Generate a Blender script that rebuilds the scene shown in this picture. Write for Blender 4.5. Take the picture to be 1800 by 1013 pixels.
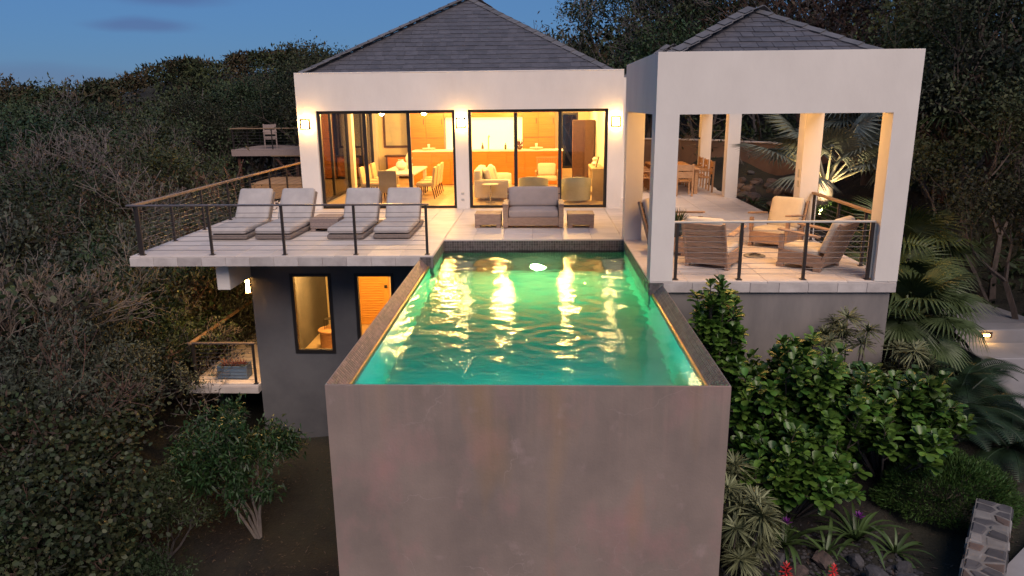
import bpy, math, random
import numpy as np
from mathutils import Vector, Matrix, Euler

for o in list(bpy.data.objects):
    bpy.data.objects.remove(o)
S = bpy.context.scene
COL = S.collection
PI = math.pi
rnd = random.Random(11)

# ------------------------------------------------------------------ camera
F_PX, CAM = 1286.1, (0.127, -6.797, 2.678)
YAW, PITCH, ROLL = 0.0377, -0.2489, -0.0102
def _cam_axis(xx, uu, d):
    cr, sr = math.cos(ROLL), math.sin(ROLL); cp, sp = math.cos(PITCH), math.sin(PITCH); cy, sy = math.cos(YAW), math.sin(YAW)
    x = cr * xx - sr * uu; u = sr * xx + cr * uu
    y = cp * d - sp * u; z = sp * d + cp * u
    return Vector((cy * x - sy * y, sy * x + cy * y, z))
cam_data = bpy.data.cameras.new('camera'); cam = bpy.data.objects.new('camera', cam_data); COL.objects.link(cam)
r_, u_, f_ = _cam_axis(1, 0, 0), _cam_axis(0, 1, 0), _cam_axis(0, 0, 1)
m4 = Matrix.Identity(4)
for i in range(3):
    m4[i][0], m4[i][1], m4[i][2], m4[i][3] = r_[i], u_[i], -f_[i], CAM[i]
cam.matrix_world = m4
cam_data.sensor_fit = 'HORIZONTAL'; cam_data.sensor_width = 36; cam_data.lens = 36 * F_PX / 1800
cam_data.clip_start = 0.05; cam_data.clip_end = 3000
S.camera = cam

# ------------------------------------------------------------------ sky, afterglow, exposure
SUN_EL, SUN_AZ = math.radians(45), math.radians(-22)   # afterglow behind the viewer, a little to the right
W = bpy.data.worlds.new('World'); S.world = W; W.use_nodes = True
nt = W.node_tree; nt.nodes.clear()
def wn(t, **k):
    n = nt.nodes.new(t)
    for a, b in k.items(): setattr(n, a, b)
    return n
out = wn('ShaderNodeOutputWorld'); bg = wn('ShaderNodeBackground'); sky = wn('ShaderNodeTexSky')
sky.sky_type = 'NISHITA'; sky.sun_disc = False; sky.sun_elevation = math.radians(7.0); sky.sun_rotation = PI + SUN_AZ
sky.air_density = 1.0; sky.dust_density = 0.2; sky.ozone_density = 6.0
tint = wn('ShaderNodeMix', data_type='RGBA', blend_type='MULTIPLY'); tint.inputs[0].default_value = 1.0
tint.inputs[7].default_value = (0.98, 0.87, 0.97, 1)
nt.links.new(sky.outputs[0], tint.inputs[6])
veil = wn('ShaderNodeMix', data_type='RGBA'); veil.inputs[0].default_value = .62; veil.inputs[7].default_value = (1.02, 2.05, 4.0, 1)   # even twilight blue of the high air
nt.links.new(tint.outputs[2], veil.inputs[6])
# thin dusk cloud streaks low over the valley
tc = wn('ShaderNodeTexCoord'); nz = wn('ShaderNodeTexNoise'); nz.inputs['Scale'].default_value = 7; nz.inputs['Detail'].default_value = 6
mp = wn('ShaderNodeMapping'); mp.inputs['Scale'].default_value = (1, 1, 4); nt.links.new(tc.outputs['Generated'], mp.inputs[0]); nt.links.new(mp.outputs[0], nz.inputs[0])
prev = veil.outputs[2]
for az, el, sx, sz, amt in ((-26.5, 7.0, .125, .017, .75), (-27.5, 5.2, .085, .012, .7), (-38, 1.9, .30, .02, .35), (-14, 8.2, .10, .010, .4), (35, 9, .3, .02, .5), (75, 14, .4, .03, .5), (-90, 12, .4, .03, .5), (150, 16, .5, .03, .5)):
    a, e = math.radians(az), math.radians(el); c = (math.sin(a) * math.cos(e), math.cos(a) * math.cos(e), math.sin(e))
    sbn = wn('ShaderNodeVectorMath', operation='SUBTRACT'); sbn.inputs[1].default_value = c; nt.links.new(tc.outputs['Generated'], sbn.inputs[0])
    m_ = wn('ShaderNodeVectorMath', operation='MULTIPLY'); m_.inputs[1].default_value = (1 / sx, 1 / sx, 1 / sz); nt.links.new(sbn.outputs[0], m_.inputs[0])
    nv = wn('ShaderNodeVectorMath', operation='MULTIPLY_ADD'); nv.inputs[1].default_value = (1.1, 1.1, 1.1); nv.inputs[2].default_value = (-.55, -.55, -.55)
    nt.links.new(nz.outputs['Color'], nv.inputs[0]); ad = wn('ShaderNodeVectorMath', operation='ADD'); nt.links.new(m_.outputs[0], ad.inputs[0]); nt.links.new(nv.outputs[0], ad.inputs[1])
    gr = wn('ShaderNodeTexGradient', gradient_type='SPHERICAL'); nt.links.new(ad.outputs[0], gr.inputs[0])
    ss = wn('ShaderNodeMapRange', interpolation_type='SMOOTHSTEP'); ss.inputs[1].default_value = 0; ss.inputs[2].default_value = .75; ss.inputs[4].default_value = amt; nt.links.new(gr.outputs[1], ss.inputs[0])
    cl = wn('ShaderNodeMix', data_type='RGBA', blend_type='MULTIPLY'); cl.inputs[7].default_value = (0.86, 0.62, 0.70, 1)
    nt.links.new(ss.outputs[0], cl.inputs[0]); nt.links.new(prev, cl.inputs[6]); prev = cl.outputs[2]
nt.links.new(cl.outputs[2], bg.inputs[0]); bg.inputs[1].default_value = 0.115
nt.links.new(bg.outputs[0], out.inputs[0])

sun_d = bpy.data.lights.new('afterglow', 'SUN'); sun = bpy.data.objects.new('afterglow', sun_d); COL.objects.link(sun)
sun_d.energy = 3.0; sun_d.angle = math.radians(40); sun_d.color = (1.0, 0.82, 0.71)
dirv = Vector((-math.sin(SUN_AZ) * math.cos(SUN_EL), -math.cos(SUN_AZ) * math.cos(SUN_EL), math.sin(SUN_EL)))
sun.rotation_euler = dirv.to_track_quat('Z', 'Y').to_euler(); sun.location = (3, -12, 9)

S.view_settings.view_transform = 'Standard'; S.view_settings.look = 'None'
S.view_settings.exposure = 0.0; S.view_settings.gamma = 1.0; S.view_settings.use_curve_mapping = False
S.render.engine = 'CYCLES'
cy_ = S.cycles
cy_.max_bounces = 8; cy_.diffuse_bounces = 4; cy_.glossy_bounces = 4; cy_.transmission_bounces = 6; cy_.transparent_max_bounces = 16
cy_.caustics_reflective = False; cy_.caustics_refractive = False; cy_.sample_clamp_indirect = 4.0; cy_.sample_clamp_direct = 0.0
cy_.use_denoising = True

# ------------------------------------------------------------------ materials
MAT = {}
def M(name, c, c2=None, rough=0.65, scale=4.0, bump=0.0, bscale=60.0, isl=0.0, orand=0.0, metal=0.0, stretch=(1, 1, 1), spec=0.5, coat=0.0, lo=0.35, hi=0.65, detail=4.0, emit=None, estr=0.0, trans=0.0, hue=0.0, ohue=0.0, attr=None):
    m = bpy.data.materials.new(name); m.use_nodes = True; t = m.node_tree
    b = t.nodes['Principled BSDF']; L = t.links.new
    b.inputs['Roughness'].default_value = rough; b.inputs['Metallic'].default_value = metal
    b.inputs['Specular IOR Level'].default_value = spec; b.inputs['Coat Weight'].default_value = coat
    col = None
    N = t.nodes.new
    if c2 is not None or bump:
        tcn = N('ShaderNodeTexCoord'); oi = N('ShaderNodeObjectInfo'); mu = N('ShaderNodeMath'); mu.operation = 'MULTIPLY'; mu.inputs[1].default_value = 37.0
        ad = N('ShaderNodeVectorMath'); ad.operation = 'ADD'
        L(oi.outputs['Random'], mu.inputs[0]); L(tcn.outputs['Object'], ad.inputs[0]); L(mu.outputs[0], ad.inputs[1])
        mpn = N('ShaderNodeMapping'); mpn.inputs['Scale'].default_value = stretch; L(ad.outputs[0], mpn.inputs[0])
    if c2 is not None:
        n1 = N('ShaderNodeTexNoise'); n1.inputs['Scale'].default_value = scale; n1.inputs['Detail'].default_value = detail; n1.inputs['Roughness'].default_value = 0.6
        L(mpn.outputs[0], n1.inputs[0])
        r1 = N('ShaderNodeValToRGB'); r1.color_ramp.elements[0].position = lo; r1.color_ramp.elements[1].position = hi
        r1.color_ramp.elements[0].color = (*c, 1); r1.color_ramp.elements[1].color = (*c2, 1)
        L(n1.outputs[0], r1.inputs[0]); col = r1.outputs[0]
    else:
        rgb = N('ShaderNodeRGB'); rgb.outputs[0].default_value = (*c, 1); col = rgb.outputs[0]
    if attr:
        an = N('ShaderNodeAttribute'); an.attribute_name = attr; am = N('ShaderNodeMix'); am.data_type = 'RGBA'; am.blend_type = 'MULTIPLY'; am.inputs[0].default_value = 1
        L(col, am.inputs[6]); L(an.outputs['Color'], am.inputs[7]); col = am.outputs[2]
    if isl or orand or hue or ohue:
        hs = N('ShaderNodeHueSaturation'); g = N('ShaderNodeNewGeometry'); o2 = N('ShaderNodeObjectInfo')
        a = N('ShaderNodeMath'); a.operation = 'MULTIPLY_ADD'; a.inputs[1].default_value = 2 * isl; a.inputs[2].default_value = 1 - isl - orand
        bb = N('ShaderNodeMath'); bb.operation = 'MULTIPLY_ADD'; bb.inputs[1].default_value = 2 * orand
        L(g.outputs['Random Per Island'], a.inputs[0]); L(o2.outputs['Random'], bb.inputs[0]); L(a.outputs[0], bb.inputs[2])
        L(bb.outputs[0], hs.inputs['Value']); L(col, hs.inputs['Color']); col = hs.outputs[0]
        if hue or ohue:
            h = N('ShaderNodeMath'); h.operation = 'MULTIPLY_ADD'; h.inputs[1].default_value = 2 * hue; h.inputs[2].default_value = 0.5 - hue
            fr = N('ShaderNodeMath'); fr.operation = 'MULTIPLY'; fr.inputs[1].default_value = 7.31
            f2 = N('ShaderNodeMath'); f2.operation = 'FRACT'
            L(g.outputs['Random Per Island'], fr.inputs[0]); L(fr.outputs[0], f2.inputs[0]); L(f2.outputs[0], h.inputs[0]); 
            h3 = N('ShaderNodeMath'); h3.operation = 'MULTIPLY_ADD'; h3.inputs[1].default_value = 2 * ohue; f4 = N('ShaderNodeMath'); f4.operation = 'MULTIPLY'; f4.inputs[1].default_value = 5.77; f5 = N('ShaderNodeMath'); f5.operation = 'FRACT'; sb = N('ShaderNodeMath'); sb.operation = 'SUBTRACT'; sb.inputs[1].default_value = ohue
            L(o2.outputs['Random'], f4.inputs[0]); L(f4.outputs[0], f5.inputs[0]); L(f5.outputs[0], h3.inputs[0]); L(h.outputs[0], h3.inputs[2]); L(h3.outputs[0], sb.inputs[0]); L(sb.outputs[0], hs.inputs['Hue'])
    L(col, b.inputs['Base Color'])
    if bump:
        n2 = N('ShaderNodeTexNoise'); n2.inputs['Scale'].default_value = bscale; n2.inputs['Detail'].default_value = 5
        L(mpn.outputs[0], n2.inputs[0]); bn = N('ShaderNodeBump'); bn.inputs['Strength'].default_value = bump; bn.inputs['Distance'].default_value = 0.01
        L(n2.outputs[0], bn.inputs['Height']); L(bn.outputs[0], b.inputs['Normal'])
    if emit:
        b.inputs['Emission Color'].default_value = (*emit, 1); b.inputs['Emission Strength'].default_value = estr
    if trans:
        b.inputs['Transmission Weight'].default_value = trans
    MAT[name] = m
    return m

M('plaster', (.76, .69, .625), (.65, .585, .53), rough=.85, scale=1.5, bump=.22, bscale=14, lo=.28, hi=.8, detail=7, stretch=(1, 1, .55))
M('plaster_in', (.68, .56, .38), (.64, .52, .35), rough=.8, scale=2)
M('grey_stucco', (.115, .112, .118), (.085, .083, .09), rough=.9, scale=1.3, bump=.2, bscale=70)
M('grey_wall', (.235, .205, .19), (.15, .135, .13), rough=.85, scale=1.1, bump=.15, bscale=50, stretch=(1.6, 1.6, .5))
M('slate', (.10, .094, .106), (.06, .058, .068), rough=.55, scale=7, bump=.25, bscale=50, orand=.17, isl=.12, stretch=(1, 3, 1))
M('slate_cap', (.125, .117, .122), (.09, .086, .09), rough=.55, scale=6, bump=.2, orand=.2, isl=.15)
M('bed', (.36, .31, .28), rough=.95)
M('travertine', (.66, .58, .53), (.50, .435, .40), rough=.5, scale=2.2, bump=.08, bscale=30, orand=.07, stretch=(1, 2.4, 1), lo=.3, hi=.8)
M('trav_edge', (.55, .49, .46), (.38, .33, .31), rough=.7, scale=3.5, bump=.2, bscale=35, orand=.12, lo=.3, hi=.72)
M('floor_in', (.56, .43, .27), (.48, .37, .23), rough=.35, scale=2)
M('rail_metal', (.045, .035, .032), rough=.45, metal=.4)
M('rail_top', (.14, .115, .115), (.10, .085, .085), rough=.4, metal=.3, scale=8)
M('wood_rail', (.27, .175, .105), (.19, .12, .07), rough=.5, scale=5, stretch=(8, .6, 8))
M('cable', (.10, .09, .09), rough=.4, metal=.6)
M('teak', (.36, .235, .17), (.25, .16, .115), rough=.6, scale=3, stretch=(3, 3, 14), bump=.08, bscale=25, orand=.12)
M('teak_warm', (.48, .27, .13), (.36, .19, .09), rough=.55, scale=3, stretch=(3, 3, 14), orand=.1)
M('teak_grey', (.30, .225, .20), (.22, .165, .15), rough=.65, scale=3, stretch=(10, 2, 10), orand=.1)
M('cushion', (.42, .38, .365), (.35, .32, .31), rough=.95, scale=4, bump=.35, bscale=9)
M('cushion_taupe', (.34, .28, .265), (.30, .25, .235), rough=.95, scale=4, bump=.35, bscale=9)
M('cushion_cream', (.60, .53, .44), (.54, .47, .39), rough=.95, scale=6, bump=.1, bscale=240)
M('lounger_base', (.21, .165, .145), (.16, .125, .11), rough=.85, scale=30, bump=.25, bscale=160)
M('dark_frame', (.022, .019, .018), rough=.4, metal=.2)
M('bronze', (.05, .035, .025), rough=.4, metal=.5)
M('cabinet', (.56, .20, .024), (.46, .15, .016), rough=.42, scale=2.2, stretch=(.7, 6, 14), detail=6)
M('louvre_wood', (.62, .34, .075), (.54, .28, .055), rough=.5, scale=3, stretch=(1, 6, 12))
M('dark_wood', (.10, .045, .03), (.065, .03, .02), rough=.4, scale=3, stretch=(3, 3, 12))
M('white_linen', (.72, .67, .58), (.66, .61, .53), rough=.9, scale=5, bump=.1, bscale=200)
M('linen_tan', (.55, .44, .29), (.48, .38, .25), rough=.9, scale=5)
M('sage_fabric', (.48, .50, .42), (.43, .45, .38), rough=.9, scale=5)
M('white_gloss', (.78, .74, .68), rough=.3)
M('rattan', (.40, .24, .11), (.28, .16, .07), rough=.7, scale=40)
M('painting', (.42, .42, .36), (.58, .50, .36), rough=.6, scale=2.5, detail=8)
M('brown_wall', (.17, .105, .075), (.13, .08, .06), rough=.9, scale=2, bump=.1)
M('steel', (.5, .48, .45), rough=.25, metal=.9)
M('black', (.012, .012, .013), rough=.5)
M('blue_pot', (.10, .16, .24), (.075, .125, .2), rough=.55, scale=8, orand=.1)
M('navy_pot', (.015, .028, .045), (.02, .04, .06), rough=.2, scale=8)
M('lamp_plate', (.45, .43, .40), rough=.5)
M('soil', (.020, .015, .013), (.034, .026, .021), rough=1, scale=9)
M('concrete', (.30, .285, .29), (.21, .20, .205), rough=.9, scale=1.4, bump=.25, bscale=40, lo=.3, hi=.7)
M('rock', (.075, .07, .075), (.042, .039, .042), rough=.85, scale=3, bump=.5, bscale=9, orand=.3)
M('rock_brown', (.12, .08, .066), (.065, .048, .042), rough=.85, scale=3, bump=.5, bscale=9, orand=.3)
M('rock_light', (.25, .23, .215), (.15, .14, .135), rough=.85, scale=3, bump=.4, bscale=9, orand=.2)
M('mortar', (.19, .175, .165), (.13, .12, .115), rough=.95, scale=8, bump=.4, bscale=30)
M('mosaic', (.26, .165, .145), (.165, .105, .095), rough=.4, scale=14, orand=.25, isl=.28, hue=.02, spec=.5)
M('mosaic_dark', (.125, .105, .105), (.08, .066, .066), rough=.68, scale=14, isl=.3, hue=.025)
M('grout', (.28, .215, .195), rough=.9)
M('gold_glint', (.95, .58, .17), (.75, .42, .11), rough=.32, scale=30, metal=.85, coat=.3)  # gold of the house lights' reflection, put into a metal colour
M('pool_plaster', (.30, .46, .42), (.22, .38, .36), rough=.8, scale=1.5)
M('bark', (.115, .085, .07), (.06, .045, .038), rough=.95, scale=6, stretch=(3, 3, .6), bump=.5, bscale=20)
M('bark_pale', (.30, .245, .21), (.19, .155, .135), rough=.95, scale=6, stretch=(3, 3, .6), bump=.4, bscale=20)
M('twig_grey', (.165, .143, .138), (.10, .085, .082), rough=.95, scale=3)
M('twig_tan', (.19, .15, .12), (.11, .085, .07), rough=.95, scale=3)
M('twig_red', (.11, .055, .042), (.065, .036, .03), rough=.95, scale=3)
M('leaf_dark', (.023, .036, .014), rough=.6, isl=.40, orand=.5, hue=.02, ohue=.05, spec=.3)
M('leaf_olive', (.033, .044, .019), rough=.65, isl=.38, orand=.52, ohue=.05, hue=.03, spec=.25)
M('leaf_brown', (.058, .039, .028), rough=.75, isl=.42, orand=.35, hue=.025, spec=.2)
M('leaf_grey', (.048, .056, .040), rough=.7, isl=.45, orand=.15, hue=.02, spec=.25)
M('leaf_mid', (.020, .048, .013), rough=.5, isl=.5, orand=.1, hue=.02, spec=.35)
M('leaf_grape', (.033, .043, .018), rough=.55, isl=.55, orand=.15, hue=.05, ohue=.03, spec=.3)
M('leaf_clusia', (.065, .135, .022), rough=.38, isl=.38, orand=.38, hue=.02, spec=.45)
M('leaf_mound', (.035, .075, .014), rough=.6, isl=.5, hue=.02, spec=.3)
M('leaf_cycad', (.014, .030, .012), rough=.5, isl=.35, orand=.1, spec=.35)
M('leaf_strap', (.045, .075, .022), rough=.45, isl=.25, orand=.35, spec=.4)
M('leaf_palm', (.060, .085, .030), (.045, .066, .022), rough=.5, scale=20, orand=.25, spec=.35)
M('leaf_silver', (.15, .17, .14), (.11, .13, .105), rough=.55, scale=15, orand=.2, spec=.35)
M('petiole', (.42, .38, .24), (.30, .26, .15), rough=.6, scale=10)
M('leaf_cream', (.135, .145, .075), rough=.55, isl=.4, orand=.15, spec=.3)
M('leaf_dead', (.060, .040, .030), rough=.8, isl=.4, orand=.2)
M('flower_red', (.62, .03, .03), rough=.5, isl=.25, orand=.15)
M('flower_purple', (.16, .025, .20), rough=.5, isl=.2)
M('leaf_rust', (.14, .04, .03), rough=.6, isl=.4, orand=.2)
M('far_wood', (.055, .055, .034), rough=.85, isl=.45, hue=.02, spec=.1, attr='tint')
def EM(name, c, s):
    return M(name, (.9, .85, .75), rough=.4, emit=c, estr=s)
EM('glow_sconce', (1.0, .56, .16), 150)
EM('glow_warm', (1.0, .62, .24), 40)
EM('glow_ceiling', (1.0, .64, .27), 30)
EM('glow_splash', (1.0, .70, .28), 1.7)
EM('glow_step', (1.0, .58, .2), 30)
EM('glow_pool', (1.0, 1.0, .34), 3600)
EM('glow_pool_fill', (.55, 1.0, .90), 420)  # fill glow for the added lamps at the front of the pool
EM('glow_up', (1.0, .66, .3), 60)

def custom(name):
    m = bpy.data.materials.new(name); m.use_nodes = True; m.node_tree.nodes.clear(); MAT[name] = m
    t = m.node_tree
    def n(k, **kw):
        q = t.nodes.new(k)
        for a, b in kw.items(): setattr(q, a, b)
        return q
    return m, t, n, t.links.new
# thin window glass: straight transmission with a Fresnel mirror on top
m, t, n, L = custom('glass')
o_ = n('ShaderNodeOutputMaterial'); tr = n('ShaderNodeBsdfTransparent'); tr.inputs[0].default_value = (.93, .95, .94, 1)
gl = n('ShaderNodeBsdfGlossy'); gl.inputs['Roughness'].default_value = .015; fz = n('ShaderNodeFresnel'); fz.inputs[0].default_value = 1.5; mx = n('ShaderNodeMixShader')
L(fz.outputs[0], mx.inputs[0]); L(tr.outputs[0], mx.inputs[1]); L(gl.outputs[0], mx.inputs[2]); L(mx.outputs[0], o_.inputs[0])
# pool water: refraction, mirror and absorption
m, t, n, L = custom('water')
o_ = n('ShaderNodeOutputMaterial'); b = n('ShaderNodeBsdfPrincipled'); b.inputs['Base Color'].default_value = (1, 1, 1, 1)
b.inputs['Roughness'].default_value = .0; b.inputs['IOR'].default_value = 1.33; b.inputs['Transmission Weight'].default_value = 1
tcn = n('ShaderNodeTexCoord'); n1 = n('ShaderNodeTexNoise'); n1.inputs['Scale'].default_value = 11; n1.inputs['Detail'].default_value = 3; n1.inputs['Roughness'].default_value = .5
mpn = n('ShaderNodeMapping'); mpn.inputs['Scale'].default_value = (.8, 1.5, 1)
bp = n('ShaderNodeBump'); bp.inputs['Strength'].default_value = .20; bp.inputs['Distance'].default_value = .012
L(tcn.outputs['Object'], mpn.inputs[0]); L(mpn.outputs[0], n1.inputs[0]); L(n1.outputs[0], bp.inputs['Height'])
n2_ = n('ShaderNodeTexNoise'); n2_.inputs['Scale'].default_value = 42; n2_.inputs['Detail'].default_value = 2; b2_ = n('ShaderNodeBump'); b2_.inputs['Strength'].default_value = .5; b2_.inputs['Distance'].default_value = .0026
L(mpn.outputs[0], n2_.inputs[0]); L(n2_.outputs[0], b2_.inputs['Height']); L(bp.outputs[0], b2_.inputs['Normal']); L(b2_.outputs[0], b.inputs['Normal'])
va = n('ShaderNodeVolumeAbsorption'); va.inputs['Color'].default_value = (.04, .87, .83, 1); va.inputs['Density'].default_value = .74
L(b.outputs[0], o_.inputs['Surface']); L(va.outputs[0], o_.inputs['Volume'])
# stained pool wall render: streaks, rust blooms, worn pale patches
m, t, n, L = custom('pool_wall')
o_ = n('ShaderNodeOutputMaterial'); b = n('ShaderNodeBsdfPrincipled'); b.inputs['Roughness'].default_value = .82; L(b.outputs[0], o_.inputs[0])
tcn = n('ShaderNodeTexCoord')
def noise(sc, det, st, loc=(0, 0, 0), lo=.4, hi=.6):
    mpn = n('ShaderNodeMapping'); mpn.inputs['Scale'].default_value = st; mpn.inputs['Location'].default_value = loc
    q = n('ShaderNodeTexNoise'); q.inputs['Scale'].default_value = sc; q.inputs['Detail'].default_value = det; q.inputs['Roughness'].default_value = .58
    L(tcn.outputs['Object'], mpn.inputs[0]); L(mpn.outputs[0], q.inputs[0])
    r = n('ShaderNodeValToRGB'); r.color_ramp.elements[0].position = lo; r.color_ramp.elements[1].position = hi; L(q.outputs[0], r.inputs[0])
    return r.outputs[0]
def mixc(fac, a, bcol, amount=1.0):
    q = n('ShaderNodeMix', data_type='RGBA'); mm = n('ShaderNodeMath', operation='MULTIPLY'); mm.inputs[1].default_value = amount
    L(fac, mm.inputs[0]); L(mm.outputs[0], q.inputs[0])
    if isinstance(a, tuple): q.inputs[6].default_value = (*a, 1)
    else: L(a, q.inputs[6])
    q.inputs[7].default_value = (*bcol, 1); return q.outputs[2]
c = mixc(noise(1.1, 6, (1, 1, .9), lo=.35, hi=.7), (.275, .208, .175), (.188, .146, .126))
c = mixc(noise(1.3, 6, (1.2, 1, .8), (3, 0, 1), lo=.52, hi=.78), c, (.36, .20, .185), .8)
c = mixc(noise(.9, 3, (1.3, 1, .3), (7, 0, 4), lo=.58, hi=.80), c, (.33, .20, .095), .75)
c = mixc(noise(2.6, 8, (1.2, 1, 1), (1, 0, 9), lo=.60, hi=.80), c, (.42, .30, .285), .6)
c = mixc(noise(5.0, 3, (1.3, 1, .08), (5, 0, 2), lo=.55, hi=.85), c, (.125, .105, .10), .15)
# drips from the overflow edge, pale lime bloom, hairline cracks
sx = n('ShaderNodeSeparateXYZ'); L(tcn.outputs['Object'], sx.inputs[0])
mr = n('ShaderNodeMapRange'); mr.inputs[1].default_value = -1.15; mr.inputs[2].default_value = -.06; L(sx.outputs[2], mr.inputs[0])
dm = n('ShaderNodeMath', operation='MULTIPLY'); L(mr.outputs[0], dm.inputs[0]); L(noise(7, 4, (1, 1, .05), (2, 0, 0), lo=.5, hi=.75), dm.inputs[1]); c = mixc(dm.outputs[0], c, (.35, .23, .195), .5)
dm = n('ShaderNodeMath', operation='MULTIPLY'); L(mr.outputs[0], dm.inputs[0]); L(noise(11, 3, (1, 1, .04), (8, 0, 0), lo=.58, hi=.8), dm.inputs[1]); c = mixc(dm.outputs[0], c, (.11, .09, .082), .3)
vo = n('ShaderNodeTexVoronoi', feature='DISTANCE_TO_EDGE'); vo.inputs['Scale'].default_value = .8; wv = n('ShaderNodeTexNoise'); wv.inputs['Scale'].default_value = 3; wv.inputs['Detail'].default_value = 5
wm = n('ShaderNodeVectorMath', operation='MULTIPLY_ADD'); wm.inputs[1].default_value = (.6, .6, .6); L(tcn.outputs['Object'], wv.inputs[0]); L(wv.outputs['Color'], wm.inputs[0]); L(tcn.outputs['Object'], wm.inputs[2]); L(wm.outputs[0], vo.inputs[0])
cr_ = n('ShaderNodeMapRange'); cr_.inputs[1].default_value = .0; cr_.inputs[2].default_value = .006; cr_.inputs[3].default_value = 1; cr_.inputs[4].default_value = 0; L(vo.outputs['Distance'], cr_.inputs[0])
dm = n('ShaderNodeMath', operation='MULTIPLY'); L(cr_.outputs[0], dm.inputs[0]); L(noise(1.2, 2, (1, 1, 1), (4, 4, 4), lo=.5, hi=.62), dm.inputs[1]); c = mixc(dm.outputs[0], c, (.38, .29, .27), .45)
L(c, b.inputs['Base Color'])
q = n('ShaderNodeTexNoise'); q.inputs['Scale'].default_value = 35; q.inputs['Detail'].default_value = 5; bp = n('ShaderNodeBump'); bp.inputs['Strength'].default_value = .18; bp.inputs['Distance'].default_value = .01
L(tcn.outputs['Object'], q.inputs[0]); L(q.outputs[0], bp.inputs['Height']); L(bp.outputs[0], b.inputs['Normal'])
# mulch and hillside litter
m, t, n, L = custom('ground')
o_ = n('ShaderNodeOutputMaterial'); b = n('ShaderNodeBsdfPrincipled'); b.inputs['Roughness'].default_value = 1; L(b.outputs[0], o_.inputs[0])
tcn = n('ShaderNodeTexCoord')
c = mixc(noise(14, 6, (1, 1, 1), lo=.35, hi=.7), (.007, .0056, .0054), (.017, .013, .012))
c = mixc(noise(.35, 4, (1, 1, 1), lo=.45, hi=.6), c, (.035, .034, .02), .6)
c = mixc(noise(45, 3, (1, 1, 1), (3, 1, 0), lo=.66, hi=.74), c, (.05, .042, .037), .6)
L(c, b.inputs['Base Color'])
q = n('ShaderNodeTexNoise'); q.inputs['Scale'].default_value = 22; q.inputs['Detail'].default_value = 6; bp = n('ShaderNodeBump'); bp.inputs['Strength'].default_value = .9; bp.inputs['Distance'].default_value = .04
L(tcn.outputs['Object'], q.inputs[0]); L(q.outputs[0], bp.inputs['Height']); L(bp.outputs[0], b.inputs['Normal'])

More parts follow.
